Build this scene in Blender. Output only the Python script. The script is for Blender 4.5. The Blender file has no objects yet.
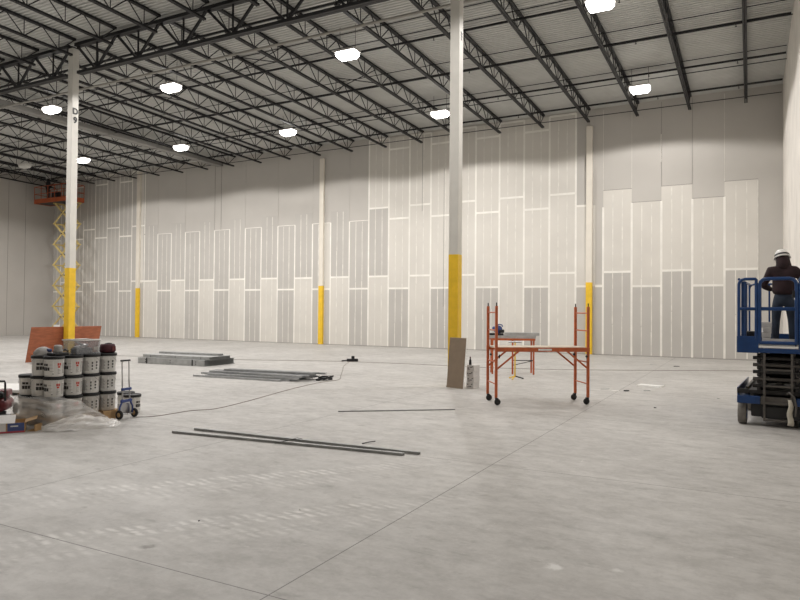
import bpy, bmesh, math, random
from mathutils import Vector, Matrix
PI = math.pi
scn = bpy.context.scene
COL = scn.collection
rnd = random.Random(7)

# ------------------------------------------------------------------ materials
def mat(name, color, rough=0.6, metal=0.0, var=0.0, scale=8.0, bump=0.0, coat=0.0, stretch=(1, 1, 1), color2=None):
    m = bpy.data.materials.new(name); m.use_nodes = True
    nt = m.node_tree; b = nt.nodes['Principled BSDF']
    b.inputs['Base Color'].default_value = (*color, 1); b.inputs['Roughness'].default_value = rough
    b.inputs['Metallic'].default_value = metal; b.inputs['Coat Weight'].default_value = coat
    if var > 0 or bump > 0:
        tc = nt.nodes.new('ShaderNodeTexCoord'); mp = nt.nodes.new('ShaderNodeMapping')
        mp.inputs['Scale'].default_value = stretch
        nz = nt.nodes.new('ShaderNodeTexNoise'); nz.inputs['Scale'].default_value = scale; nz.inputs['Detail'].default_value = 5
        nt.links.new(tc.outputs['Object'], mp.inputs['Vector']); nt.links.new(mp.outputs[0], nz.inputs['Vector'])
        if var > 0:
            rp = nt.nodes.new('ShaderNodeValToRGB')
            c2 = color2 or tuple(c * (1 - var) for c in color)
            rp.color_ramp.elements[0].color = (*c2, 1); rp.color_ramp.elements[1].color = (*color, 1)
            rp.color_ramp.elements[0].position = .35; rp.color_ramp.elements[1].position = .65
            nt.links.new(nz.outputs['Fac'], rp.inputs[0]); nt.links.new(rp.outputs[0], b.inputs['Base Color'])
        if bump > 0:
            bp = nt.nodes.new('ShaderNodeBump'); bp.inputs['Strength'].default_value = bump; bp.inputs['Distance'].default_value = .01
            nt.links.new(nz.outputs['Fac'], bp.inputs['Height']); nt.links.new(bp.outputs[0], b.inputs['Normal'])
    return m

def emis(name, color, strength):
    m = bpy.data.materials.new(name); m.use_nodes = True
    b = m.node_tree.nodes['Principled BSDF']
    b.inputs['Base Color'].default_value = (.8, .8, .8, 1)
    b.inputs['Emission Color'].default_value = (*color, 1); b.inputs['Emission Strength'].default_value = strength
    return m

def glassy(name, color, alpha, rough=.15):
    m = mat(name, color, rough); m.node_tree.nodes['Principled BSDF'].inputs['Alpha'].default_value = alpha
    return m

M = dict(
    dark_steel=mat('dark_steel_paint', (.020, .020, .022), .5, .3, .3, 3),
    deck=mat('roof_deck_paint', (.56, .56, .535), .5, 0, .08, 2),
    pale_pipe=mat('pale_pipe', (.36, .345, .31), .5, 0, .1, 3),
    duct=mat('duct_metal', (.26, .255, .24), .45, .2, .12, 1.5),
    white_paint=mat('column_white_paint', (.64, .62, .57), .55, 0, .06, 3),
    wallcol=mat('wall_column_paint', (.78, .73, .64), .6, 0, .05, 3),
    yellow=mat('safety_yellow', (.88, .56, .03), .45, 0, .12, 5),
    paper_grey=mat('drywall_paper_grey', (.53, .507, .472), .85, 0, .06, .8),
    paper_cream=mat('drywall_paper_cream', (.69, .66, .605), .85, 0, .06, .8),
    bare=mat('drywall_bare_grey', (.545, .52, .482), .85, 0, .05, .6),
    tape=mat('joint_compound', (.90, .875, .815), .8, 0, .1, 2),
    screw=mat('screw_line_compound', (.82, .795, .735), .8, 0, .2, 3),
    seam=mat('open_seam', (.27, .25, .23), .9),
    orange=mat('orange_enamel', (.56, .125, .036), .45, 0, .25, 9),
    orange_lift=mat('orange_lift_paint', (.46, .10, .03), .5, 0, .15, 4),
    liftyellow=mat('scissor_arm_yellow', (.70, .55, .22), .5, 0, .15, 4),
    blue=mat('lift_blue', (.009, .048, .17), .35, .1, .2, 6),
    blue2=mat('tool_blue', (.03, .06, .22), .4),
    black=mat('black_plastic', (.012, .012, .013), .45),
    rubber=mat('black_rubber', (.03, .029, .028), .8, 0, .3, 20),
    tyre=mat('grey_tyre', (.20, .185, .165), .85, 0, .2, 20),
    galv=mat('galvanised_steel', (.56, .57, .58), .38, .75, .2, 6, stretch=(1, 1, 1)),
    galv_dull=mat('galvanised_steel_dull', (.52, .525, .52), .5, .2, .25, 5),
    galv_dark=mat('galvanised_steel_dark', (.38, .385, .38), .45, .5, .25, 5),
    chrome=mat('grey_steel_tube', (.45, .45, .46), .3, .9),
    ply=mat('light_plywood', (.66, .58, .46), .7, 0, .2, 4, stretch=(1, 8, 1)),
    redply=mat('red_plywood', (.42, .135, .065), .65, 0, .28, 2.5, stretch=(1, 1.5, 6)),
    brown=mat('brown_board_paper', (.27, .205, .145), .8, 0, .1, 5),
    gypsum=mat('gypsum_white', (.90, .89, .86), .9, 0, .08, 8),
    pail=mat('pail_plastic', (.84, .83, .80), .42, 0, .05, 3),
    lid=mat('pail_lid', (.009, .009, .010), .6),
    ink=mat('label_ink_black', (.05, .048, .046), .6),
    inkred=mat('label_ink_red', (.50, .07, .05), .6),
    inkgrey=mat('label_ink_grey', (.40, .385, .37), .6),
    label=mat('label_paper', (.87, .86, .84), .6),
    card=mat('cardboard', (.52, .33, .16), .8, 0, .1, 6),
    cardwhite=mat('printed_card_white', (.74, .72, .70), .6, 0, .1, 14),
    cardblue=mat('printed_card_blue', (.06, .09, .24), .55),
    cardred=mat('printed_card_red', (.45, .07, .09), .55),
    wood=mat('pallet_wood', (.46, .30, .16), .8, 0, .3, 5, stretch=(1, 6, 1)),
    film=glassy('clear_film', (.78, .77, .75), .38, .14),
    filmwhite=glassy('white_film', (.86, .84, .82), .72, .25),
    tub=glassy('clear_tub_plastic', (.42, .43, .45), .34, .2),
    maroon=mat('maroon_canvas', (.075, .012, .022), .7, 0, .4, 14),
    redtool=mat('red_tool_paint', (.14, .018, .022), .4, 0, .25, 7),
    jacket=mat('maroon_jacket', (.026, .009, .012), .85, 0, .4, 9, .4),
    jeans=mat('blue_jeans', (.030, .042, .066), .85, 0, .35, 7, .3),
    jeansdark=mat('dark_work_trousers', (.02, .02, .026), .85, 0, .3, 7),
    skin=mat('skin', (.42, .23, .16), .55),
    hair=mat('dark_hair', (.02, .014, .01), .6),
    boot=mat('work_boot', (.05, .033, .022), .7),
    hat=mat('hard_hat_white', (.80, .79, .76), .35),
    scissor=mat('scissor_dark', (.045, .043, .042), .5, .3, .35, 6),
    scissorgrey=mat('ladder_grey', (.115, .105, .095), .55, .3, .25, 8),
    rag=mat('pale_rag', (.60, .56, .47), .9, 0, .15, 9),
    rust=mat('brown_cord', (.13, .085, .06), .7),
    lens=emis('light_lens', (1.0, .97, .92), 11.0),
    lensdim=mat('unlit_lens', (.62, .61, .58), .5),
    housing=mat('light_housing', (.55, .54, .52), .4, .3),
)

# ------------------------------------------------------------------ mesh builder
class MB:
    def __init__(s): s.v = []; s.f = []; s.m = []; s.sm = []
    def add(s, vs, fs, mi=0, smooth=False):
        n = len(s.v); s.v += [tuple(v) for v in vs]
        for f in fs: s.f.append([i + n for i in f]); s.m.append(mi); s.sm.append(smooth)
        return s
    def box(s, c, d, rot=None, mi=0):
        R_ = rot or Matrix.Identity(3); c = Vector(c); h = [x / 2 for x in d]
        vs = [c + R_ @ Vector((sx * h[0], sy * h[1], sz * h[2])) for sx in (-1, 1) for sy in (-1, 1) for sz in (-1, 1)]
        return s.add(vs, [(0, 1, 3, 2), (4, 6, 7, 5), (0, 4, 5, 1), (2, 3, 7, 6), (0, 2, 6, 4), (1, 5, 7, 3)], mi)
    def bbox(s, c, d, bev=.01, mi=0):   # box with chamfered edges
        bm = bmesh.new(); bmesh.ops.create_cube(bm, size=1)
        for v in bm.verts: v.co = Vector((v.co.x * d[0], v.co.y * d[1], v.co.z * d[2]))
        bmesh.ops.bevel(bm, geom=bm.edges[:], offset=bev, segments=2, affect='EDGES', profile=.5)
        bm.verts.index_update(); c = Vector(c)
        s.add([v.co + c for v in bm.verts], [[v.index for v in f.verts] for f in bm.faces], mi); bm.free(); return s
    def bar(s, p, q, w, h, mi=0, up=(0, 0, 1)):
        p = Vector(p); q = Vector(q); d = (q - p); L = d.length; d.normalize(); u = Vector(up)
        if abs(d.dot(u)) > .98: u = Vector((1, 0, 0))
        a = d.cross(u).normalized(); b = a.cross(d)
        R_ = Matrix((d, a, b)).transposed()
        return s.box((p + q) / 2, (L, w, h), R_, mi)
    def tube(s, p, q, r, n=8, mi=0, r2=None): return s.poly([p, q], r, n, mi, r2=r2)
    def poly(s, pts, r, n=8, mi=0, closed=False, r2=None):
        pts = [Vector(p) for p in pts]; k = len(pts); vs = []
        prev = None
        for i, p in enumerate(pts):
            a = pts[(i - 1) % k] if (closed or i > 0) else p; b = pts[(i + 1) % k] if (closed or i < k - 1) else p
            t = (b - a).normalized()
            if prev is None:
                u = Vector((0, 0, 1)) if abs(t.z) < .9 else Vector((1, 0, 0)); x = t.cross(u).normalized()
            else: x = (prev - t * prev.dot(t)).normalized()
            prev = x; y = t.cross(x)
            rr = r if r2 is None else r + (r2 - r) * i / (k - 1)
            vs += [p + rr * (math.cos(2 * PI * j / n) * x + math.sin(2 * PI * j / n) * y) for j in range(n)]
        fs = []
        for i in range(k if closed else k - 1):
            o, o2 = i * n, ((i + 1) % k) * n
            for j in range(n): fs.append((o + j, o + (j + 1) % n, o2 + (j + 1) % n, o2 + j))
        s.add(vs, fs, mi, True)
        if not closed: s.add(vs[:n], [list(range(n))[::-1]], mi); s.add(vs[-n:], [list(range(n))], mi)
        return s
    def lathe(s, prof, n=20, c=(0, 0, 0), mi=0, axis='Z', smooth=True):
        vs = []; c = Vector(c)
        for (r, z) in prof:
            for j in range(n):
                a = 2 * PI * j / n; x, y = r * math.cos(a), r * math.sin(a)
                vs.append(c + (Vector((x, y, z)) if axis == 'Z' else Vector((z, x, y)) if axis == 'X' else Vector((x, z, y))))
        fs = [(i * n + j, i * n + (j + 1) % n, (i + 1) * n + (j + 1) % n, (i + 1) * n + j) for i in range(len(prof) - 1) for j in range(n)]
        return s.add(vs, fs, mi, smooth)
    def patch(s, r, a0, a1, z0, z1, mi=0, r1=None, n=6):   # curved label patch
        r1 = r1 or r; vs = []
        for i in range(n + 1):
            a = a0 + (a1 - a0) * i / n
            vs += [(r * math.cos(a), r * math.sin(a), z0), (r1 * math.cos(a), r1 * math.sin(a), z1)]
        return s.add(vs, [(2 * i, 2 * i + 2, 2 * i + 3, 2 * i + 1) for i in range(n)], mi)
    def build(s, name, mats, parent=None, loc=None, fix=True):
        me = bpy.data.meshes.new(name); me.from_pydata(s.v, [], s.f)
        mats = mats if isinstance(mats, (list, tuple)) else [mats]
        for m in mats: me.materials.append(m)
        me.polygons.foreach_set('material_index', s.m); me.polygons.foreach_set('use_smooth', s.sm)
        if fix:
            bm = bmesh.new(); bm.from_mesh(me); bmesh.ops.recalc_face_normals(bm, faces=bm.faces[:]); bm.to_mesh(me); bm.free()
        me.update()
        o = bpy.data.objects.new(name, me); COL.objects.link(o)
        if parent: o.parent = parent
        if loc: o.location = loc
        return o

def tag(o, label, cat, group=None, kind=None):
    o['label'] = label; o['category'] = cat
    if group: o['group'] = group
    if kind: o['kind'] = kind
    return o
def thing(name, label, cat, loc=(0, 0, 0), rz=0, group=None, kind=None):
    o = bpy.data.objects.new(name, None); COL.objects.link(o); o.empty_display_size = .2
    o.location = loc; o.rotation_euler = (0, 0, rz)
    return tag(o, label, cat, group, kind)
def copy_tree(o, parent=None):
    c = o.copy(); COL.objects.link(c); c.parent = parent
    for ch in list(o.children): copy_tree(ch, c)
    return c
def struct(o): o['kind'] = 'structure'; return o
def ordinal(i): return ['first', 'second', 'third', 'fourth', 'fifth', 'sixth', 'seventh', 'eighth', 'ninth', 'tenth', 'eleventh', 'twelfth', 'thirteenth', 'fourteenth', 'fifteenth', 'sixteenth', 'seventeenth', 'eighteenth', 'nineteenth', 'twentieth', 'twenty-first', 'twenty-second', 'twenty-third', 'twenty-fourth', 'twenty-fifth'][i]
def Rz(a): return Matrix.Rotation(a, 3, 'Z')

# ------------------------------------------------------------------ camera
F_PX, YAW, PITCH, ROLL, HC = 659.84, 0.48791, 0.016993, 0.0085088, 1.868
cy, sy = math.cos(YAW), math.sin(YAW)
fwd = Vector((-sy * math.cos(PITCH), cy * math.cos(PITCH), math.sin(PITCH))); rt = Vector((cy, sy, 0)); up = rt.cross(fwd)
r_ = rt * math.cos(ROLL) + up * math.sin(ROLL); u_ = -rt * math.sin(ROLL) + up * math.cos(ROLL)
cam = bpy.data.cameras.new('camera'); co = bpy.data.objects.new('camera', cam); COL.objects.link(co)
cam.sensor_width = 36; cam.lens = F_PX / 800 * 36; cam.clip_end = 300
Mx = Matrix((r_, u_, -fwd)).transposed().to_4x4(); Mx.translation = Vector((0, 0, HC)); co.matrix_world = Mx
scn.camera = co

# ------------------------------------------------------------------ the room
D = 30.30; XL, XR, YB = -44.4, 1.16, -14.0
X0, PW = -39.9495, 1.2192
def deckz(y): return 11.07 + (D - y) * .0195
# floor
mb = MB(); mb.box(((XL + XR) / 2, (YB + D) / 2, -.1), (XR - XL + .4, D - YB + .4, .2))
floor = struct(mb.build('floor', mat('concrete', (.5, .48, .45), .5)))
def concrete_nodes(m):
    nt = m.node_tree; N = nt.nodes; L = nt.links; b = N['Principled BSDF']
    tc = N.new('ShaderNodeTexCoord')
    def math_(op, a, b_=None, c=None):
        n = N.new('ShaderNodeMath'); n.operation = op
        for i, v in enumerate((a, b_, c)):
            if v is None: continue
            if isinstance(v, (int, float)): n.inputs[i].default_value = v
            else: L.new(v, n.inputs[i])
        return n.outputs[0]
    def noise(scale, detail=5, stretch=(1, 1, 1), rough=.55, rotz=0):
        mp = N.new('ShaderNodeMapping'); mp.inputs['Scale'].default_value = stretch; mp.inputs['Rotation'].default_value = (0, 0, rotz)
        L.new(tc.outputs['Object'], mp.inputs[0])
        n = N.new('ShaderNodeTexNoise'); n.inputs['Scale'].default_value = scale; n.inputs['Detail'].default_value = detail; n.inputs['Roughness'].default_value = rough
        L.new(mp.outputs[0], n.inputs['Vector']); return n.outputs['Fac']
    def ramp(v, lo, hi, a=0., b_=1.):
        n = N.new('ShaderNodeMapRange'); n.inputs[1].default_value = lo; n.inputs[2].default_value = hi; n.inputs[3].default_value = a; n.inputs[4].default_value = b_
        L.new(v, n.inputs[0]); return n.outputs[0]
    def mix(fac, c1, c2):
        n = N.new('ShaderNodeMix'); n.data_type = 'RGBA'
        for idx, v in ((0, fac), (6, c1), (7, c2)):
            if isinstance(v, tuple): n.inputs[idx].default_value = (*v, 1)
            else: L.new(v, n.inputs[idx])
        return n.outputs[2]
    sp = N.new('ShaderNodeSeparateXYZ'); L.new(tc.outputs['Object'], sp.inputs[0]); x, y = sp.outputs[0], sp.outputs[1]
    big = ramp(noise(.35, 6), .35, .68); med = ramp(noise(1.3, 8, (1, 2.4, 1), .68, .5), .40, .66); fine = ramp(noise(22, 3), .3, .7)
    c = mix(big, (.40, .385, .362), (.575, .558, .53))
    c = mix(math_('MULTIPLY', med, .75), c, (.31, .297, .278))
    c = mix(math_('MULTIPLY', fine, .16), c, (.68, .66, .63))
    mid = ramp(noise(3.4, 9, (1, 1.7, 1), .74, .9), .40, .62); c = mix(math_('MULTIPLY', mid, .42), c, (.66, .645, .62))
    mid2 = ramp(noise(5.2, 9, (1.6, 1, 1), .74, .3), .50, .68); c = mix(math_('MULTIPLY', mid2, .38), c, (.33, .315, .295))
    # dusty trowel streaks
    st = ramp(noise(2.2, 6, (.5, 3.2, 1), .65, .86), .60, .78)
    c = mix(math_('MULTIPLY', st, .5), c, (.70, .68, .645))
    # pale dusty footprints and splashes
    sp1 = ramp(noise(5.5, 6, (1, 1, 1), .7), .64, .74); c = mix(math_('MULTIPLY', sp1, .45), c, (.76, .74, .71))
    dk = ramp(noise(3.1, 5, (1, 2, 1), .6, .2), .60, .72); c = mix(math_('MULTIPLY', dk, .5), c, (.24, .228, .21))
    scr = math_('MULTIPLY', ramp(noise(1.1, 7, (.7, 9, 1), .7, .75), .63, .70), ramp(noise(.8, 3), .45, .6)); c = mix(math_('MULTIPLY', scr, .55), c, (.20, .19, .178))
    scw = math_('MULTIPLY', ramp(noise(1.3, 7, (8, .8, 1), .7, .35), .64, .72), ramp(noise(.6, 3, (1, 1, 1), .5, 1.), .48, .62)); c = mix(math_('MULTIPLY', scw, .5), c, (.78, .76, .73))
    def spot(px, py, rad, ang=0., asp=1.):
        ca, sa = math.cos(ang), math.sin(ang)
        dx = math_('SUBTRACT', x, px); dy = math_('SUBTRACT', y, py)
        u = math_('ADD', math_('MULTIPLY', dx, ca), math_('MULTIPLY', dy, sa)); v = math_('SUBTRACT', math_('MULTIPLY', dy, ca), math_('MULTIPLY', dx, sa))
        d = math_('SQRT', math_('ADD', math_('POWER', math_('ABSOLUTE', u), 2.), math_('POWER', math_('ABSOLUTE', math_('MULTIPLY', v, asp)), 2.)))
        return ramp(math_('ADD', d, math_('MULTIPLY', noise(14, 6, (1, 1, 1), .7), rad * 2.4)), rad * 1.6, rad * 2.3, 1., 0.)
    c = mix(math_('MULTIPLY', spot(-1.27, 4.85, .07), .8), c, (.80, .79, .77))
    c = mix(math_('MULTIPLY', spot(-.85, 5.0, .04), .5), c, (.78, .77, .74))
    c = mix(math_('MULTIPLY', spot(-4.18, 3.69, .085, .5, 1.6), .8), c, (.20, .185, .165))
    c = mix(math_('MULTIPLY', spot(-4.52, 3.86, .06, .5, 1.8), .7), c, (.22, .20, .18))
    c = mix(math_('MULTIPLY', spot(-3.95, 5.9, .07, .5, 2.), .4), c, (.24, .22, .20))
    # tyre tracks of pale dust: two wheel lines of chevrons
    ang = math.atan2(2.53, 2.20); ca, sa = math.cos(ang), math.sin(ang)
    for (ox, oy, amt) in ((-5.0, 5.66, .75), (-4.15, 4.4, .72), (-4.80, 5.33, .38), (-3.95, 4.07, .38)):
        dx = math_('SUBTRACT', x, ox); dy = math_('SUBTRACT', y, oy)
        u = math_('ADD', math_('MULTIPLY', dx, ca), math_('MULTIPLY', dy, sa)); v = math_('SUBTRACT', math_('MULTIPLY', dy, ca), math_('MULTIPLY', dx, sa))
        av = math_('ABSOLUTE', v); band = math_('MULTIPLY', ramp(av, .11, .17, 1., 0.), ramp(av, .004, .022))
        ch = ramp(math_('SINE', math_('MULTIPLY', math_('ADD', math_('ADD', u, math_('MULTIPLY', v, .55)), math_('MULTIPLY', noise(9, 4), .07)), 56.)), -.7, .9)
        fade = math_('MULTIPLY', ramp(math_('ABSOLUTE', u), 1.2, 2.9, 1., 0.), ramp(noise(4.5, 6), .38, .62))
        k = math_('MULTIPLY', math_('MULTIPLY', band, ch), math_('MULTIPLY', fade, amt))
        c = mix(k, c, (.80, .78, .75))
    # saw cut joints
    def joints(coord, off, pitch, w):
        f = math_('PINGPONG', math_('SUBTRACT', coord, off), pitch / 2)
        f = math_('LESS_THAN', f, w); return f
    j = math_('MAXIMUM', joints(x, -2.79, 3.82, .0055), joints(y, 3.45, 4.23, .0055))
    c = mix(math_('MULTIPLY', j, .95), c, (.16, .15, .14))
    L.new(c, b.inputs['Base Color'])
    rg = ramp(noise(1.2, 5), .3, .7, .48, .64); L.new(rg, b.inputs['Roughness'])
    b.inputs['Specular IOR Level'].default_value = .4
    bp = N.new('ShaderNodeBump'); bp.inputs['Strength'].default_value = .08; bp.inputs['Distance'].default_value = .004
    L.new(noise(14, 5), bp.inputs['Height']); L.new(bp.outputs[0], b.inputs['Normal'])
concrete_nodes(floor.data.materials[0])

# roof deck: corrugated sheet, ribs parallel to the drywall
mb = MB(); ys = YB - .2; pitch = .152
vs = []; prof = [(0, 0), (.05, 0), (.068, .042), (.12, .042), (.138, 0)]
y = ys
while y < D + .15:
    for (a, h) in prof:
        yy = y + a
        if yy <= D + .3:
            for X in (XL - .2, XR + .2): vs.append((X, yy, deckz(yy) + h))
    y += pitch
mb.add(vs, [(2 * i, 2 * i + 1, 2 * i + 3, 2 * i + 2) for i in range(len(vs) // 2 - 1)])
struct(mb.build('ceiling', M['deck']))

# left, right and front walls
cw = mat('precast_wall_paint', (.50, .475, .44), .8, 0, .07, .5)
mb = MB(); mb.box((XL - .1, (YB + D) / 2, 5.95), (.2, D - YB + .4, 12.1))
for yv in (26.95, 28.15, 24.2, 21.8): mb.box((XL + .001, yv, 5.6), (.012, .02, 11.2), mi=1)
struct(mb.build('wall_left', [cw, M['seam']]))
cr = mat('concrete_wall_paint', (.78, .74, .68), .8, 0, .12, 1.2, .25)
mb = MB(); mb.box((XR + .1, (YB + D) / 2, 5.95), (.2, D - YB + .4, 12.1)); struct(mb.build('wall_right', cr))
mb = MB(); mb.box(((XL + XR) / 2, YB - .1, 5.95), (XR - XL, .2, 12.1)); struct(mb.build('wall_front', cr))

# drywall: sheets, taped joints and screw lines, all inside the one wall mesh
MATS = [M['paper_grey'], M['paper_cream'], M['bare'], M['tape'], M['screw'], M['seam']]
G, C, B_, T, S_, K = 0, 1, 2, 3, 4, 5
wb = MB(); wb.box(((XL + XR) / 2, D + .1, 5.8), (XR - XL, .19, 11.8), mi=B_)
FT = 1.238 * .99    # four feet as the sheets measure
H10, H12 = 3.06, 3.70
def px_i(i): return X0 + PW * i
def sheet(i, z0, z1, mi, a=0., b=1.):
    o = 0 if (a, b) == (0., 1.) else .002
    wb.box((px_i(i) + PW * (a + b) / 2, D - o, (z0 + z1) / 2), (PW * (b - a), .012, z1 - z0), mi=mi)
def vt(i, z0, z1, w=.075, mi=T): wb.box((px_i(i), D - .004, (z0 + z1) / 2), (w, .012, z1 - z0), mi=mi)
def ht(i, z, w=.095, a=0., b=1.): wb.box((px_i(i) + PW * (a + b) / 2, D - .0045, z + rnd.uniform(-.01, .01)), (PW * (b - a), .012, w), mi=T)
def lines(i, z0, z1):
    for f in (.34, .67):
        zz = z0 + .05
        while zz < z1 - .1:
            ln = min(rnd.uniform(.9, 2.2), z1 - .06 - zz)
            wb.box((px_i(i) + PW * (f + rnd.uniform(-.008, .008)), D - .0035, zz + ln / 2), (rnd.uniform(.03, .05), .012, ln), mi=S_); zz += ln + rnd.uniform(.005, .03)
ZT = 11.0
def zz12(k, even): return [H12, H12 + 3.64, H12 + 7.28][k] if even else [H10, H10 + 3.66, H10 + 7.32][k]
for i in range(-4, 34):
    even = (i % 2 == 0) if i > 3 else (i % 2 == 1)
    j1, j2, j3 = (zz12(k, even) for k in range(3))
    if i <= 3:                                   # taped to the top, grey sheets
        sheet(i, 0, ZT, G)
        for z in (j1, j2, j3): ht(i, z)
        lines(i, 0, ZT); vt(i, 0 if i > -4 else 3, ZT if i != -1 else 8)
    elif i <= 17:                                # two rows taped, bare above
        sheet(i, 0, j1, C if even else G); sheet(i, j1, j2, G if i != 15 else G)
        ht(i, j1); lines(i, 0, j2)
        vt(i, 0, 6.72)
        if i % 2: vt(i, 6.72, ZT, .014, K if i in (9,) else B_)
        if i in (9,): vt(i + .42, 6.72, ZT, .016, K)
        if not even: wb.box((px_i(i) + PW / 2, D - .003, j2), (PW, .012, .03), mi=T)
    elif i <= 27:                                # taped to the top, cream sheets
        low = C if even else G
        if i == 18: low = C
        sheet(i, 0, j1, low); sheet(i, j1, j2, G if i == 18 else C); sheet(i, j2, ZT, C if i != 27 else G)
        for z in (j1, j2, j3):
            if i != 27: ht(i, z)
            elif z < 8: ht(i, z, b=.47)
        lines(i, 0, ZT) if i != 27 else None; vt(i, 0, ZT, .085)
    elif i <= 32:
        sheet(i, 0, j1, G); sheet(i, j1, j2, C); ht(i, j1); lines(i, 0, j2)
        vt(i, 0, 6.72 if i != 28 else 6.6, .085)
        vt(i, 7.36, ZT, .014, K if i in (30, 31) else S_)
        if i == 30: vt(i - .01, 8.4, 9.6, .03, T)
        wb.box((px_i(i) + PW / 2, D - .002, j2 + .012), (PW, .012, .02), mi=K)
    else: sheet(i, 0, 3.0, B_); vt(i, 0, 7.3, .03, S_)
wb.box((px_i(4), D - .006, 8.9), (.075, .012, 4.2), mi=T)
sheet(27, H10 + .1, ZT, B_, .72, 1); ht(27, H10, a=.72, b=1.)
sheet(15, H10, 6.7, C, .66, 1.); sheet(3, H10 + .5, ZT, C, .5, .9)
wb.box((px_i(20.6), D - .006, 9.0), (.02, .012, 4.0), mi=K); wb.box((px_i(21.6), D - .006, 5.6), (.016, .012, 7.0), mi=K)
wb.box(((XL + XR) / 2, D - .0045, .012), (XR - XL, .012, .024), mi=K)
wall = struct(wb.build('wall_back', MATS))

# ------------------------------------------------------------------ columns
def column(name, label, x, yv, w, ztop, yel, depth=None):
    t = thing(name, label, 'column', (x, yv, 0), kind='thing'); d = depth or w
    m = MB(); m.bbox((0, 0, ztop / 2), (w, d, ztop), .012); sh = m.build('shaft', M['white_paint'] if depth is None else M['wallcol'], t)
    m = MB()
    e = .004
    m.bbox((0, 0, yel / 2 + .004), (w + 2 * e, d + 2 * e, yel - .008), .014); m.build('yellow_guard', M['yellow'], t)['label'] = 'yellow painted protection sleeve around the foot'
    if depth is None:
        m = MB(); m.box((0, 0, .012), (w + .06, d + .06, .024)); m.build('base_plate', M['dark_steel'], t)
        m = MB(); m.box((0, 0, ztop + .0), (w + .06, d + .06, .03)); m.build('cap_plate', M['dark_steel'], t)
    return t
def lettering(txt, size, parent, loc, name='lettering', mt=None, rot=(PI / 2, 0, PI / 2), ext=.005):
    cu = bpy.data.curves.new(name, 'FONT'); cu.body = txt; cu.size = size; cu.align_x = 'CENTER'; cu.align_y = 'CENTER'; cu.extrude = ext; cu.offset = size * .045
    o = bpy.data.objects.new(name, cu); COL.objects.link(o)
    dg = bpy.context.evaluated_depsgraph_get(); me = bpy.data.meshes.new_from_object(o.evaluated_get(dg)); bpy.data.objects.remove(o)
    o = bpy.data.objects.new(name, me); COL.objects.link(o); me.materials.clear(); me.materials.append(mt or M['black'])
    o.parent = parent; o.location = loc; o.rotation_euler = rot; return o
W = .254; YC = 15.14
cD = column('steel_column', 'white steel column with yellow foot, marked with a black letter above a digit', -21.26, YC, W, 11.10, 3.30)
lettering('D', .29, cD, (W / 2 + .006, 0, 8.84)); lettering('9', .29, cD, (W / 2 + .006, 0, 8.53))
cE = column('steel_column', 'white steel column with yellow foot behind the leaning brown board', -6.53, YC + .1, W, 11.10, 3.30)
m = MB()
for k, (dz, ww) in enumerate(((0, .10), (.075, .09), (.15, .06))):
    m.box((W / 2 + .003, .01, 8.86 - dz), (.004, ww, .05)); m.box((W / 2 + .003, -.02, 8.885 - dz), (.004, ww * .5, .03))
m.build('stencil_mark', M['black'], cE)
for (x, lab) in ((-35.55, 'slim yellow-footed wall column of the drywall, beside the stepped tall taped sheets'), (-20.98, 'slim yellow-footed wall column of the drywall, below bare grey upper sheets'), (-6.40, 'slim yellow-footed wall column of the drywall, behind the orange rolling scaffold')):
    column('wall_column', lab, x, D - .012 - .079, .27, 10.3 if x > -22 else 10.9, 3.24, .15)

# ------------------------------------------------------------------ roof steel
JP = 2.085; JX = [-6.40 + JP * k for k in range(-18, 4)]
def make_joist():
    t = thing('ceiling_joist', 'x', 'roof joist', (0, 0, 0), kind='thing')
    y0, y1 = 15.3, 30.12; n = 12; st = (y1 - y0) / n
    def zt(yv): return deckz(yv) - .045
    dp = .58
    m = MB()
    for s in (-1, 1): m.bar((s * .034, y0, zt(y0)), (s * .034, y1, zt(y1)), .052, .075)
    m.build('top_chord', M['dark_steel'], t)
    m = MB()
    for s in (-1, 1): m.bar((s * .034, y0 + .5, zt(y0 + .5) - dp), (s * .034, y1 - .12, zt(y1 - .12) - dp), .05, .07)
    m.build('bottom_chord', M['dark_steel'], t)
    m = MB(); r = .019
    for i in range(n):
        a = y0 + st * i; b = a + st; c = (a + b) / 2
        m.tube((0, a, zt(a)), (0, c, zt(c) - dp), r, 5); m.tube((0, c, zt(c) - dp), (0, b, zt(b)), r, 5); m.tube((.012, c, zt(c) - dp), (.012, c, zt(c)), r * .8, 5)
    m.build('web', M['dark_steel'], t)
    return t
j0 = make_joist()
for k, x in enumerate(JX):
    o = j0 if k == 0 else copy_tree(j0); o.location.x = x
    o['label'] = f'dark steel roof joist ending at the drywall, {ordinal(len(JX) - 1 - k)} from the right wall'; o['group'] = 'roof joists between girder and drywall'
for k, x in enumerate(JX):
    o = copy_tree(j0); o.location = (x, -15.13, .0195 * 15.13)
    o['label'] = f'dark steel roof joist on the camera side of the girder, {ordinal(len(JX) - 1 - k)} from the right wall'; o['group'] = 'roof joists on the near side of the girder'
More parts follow.
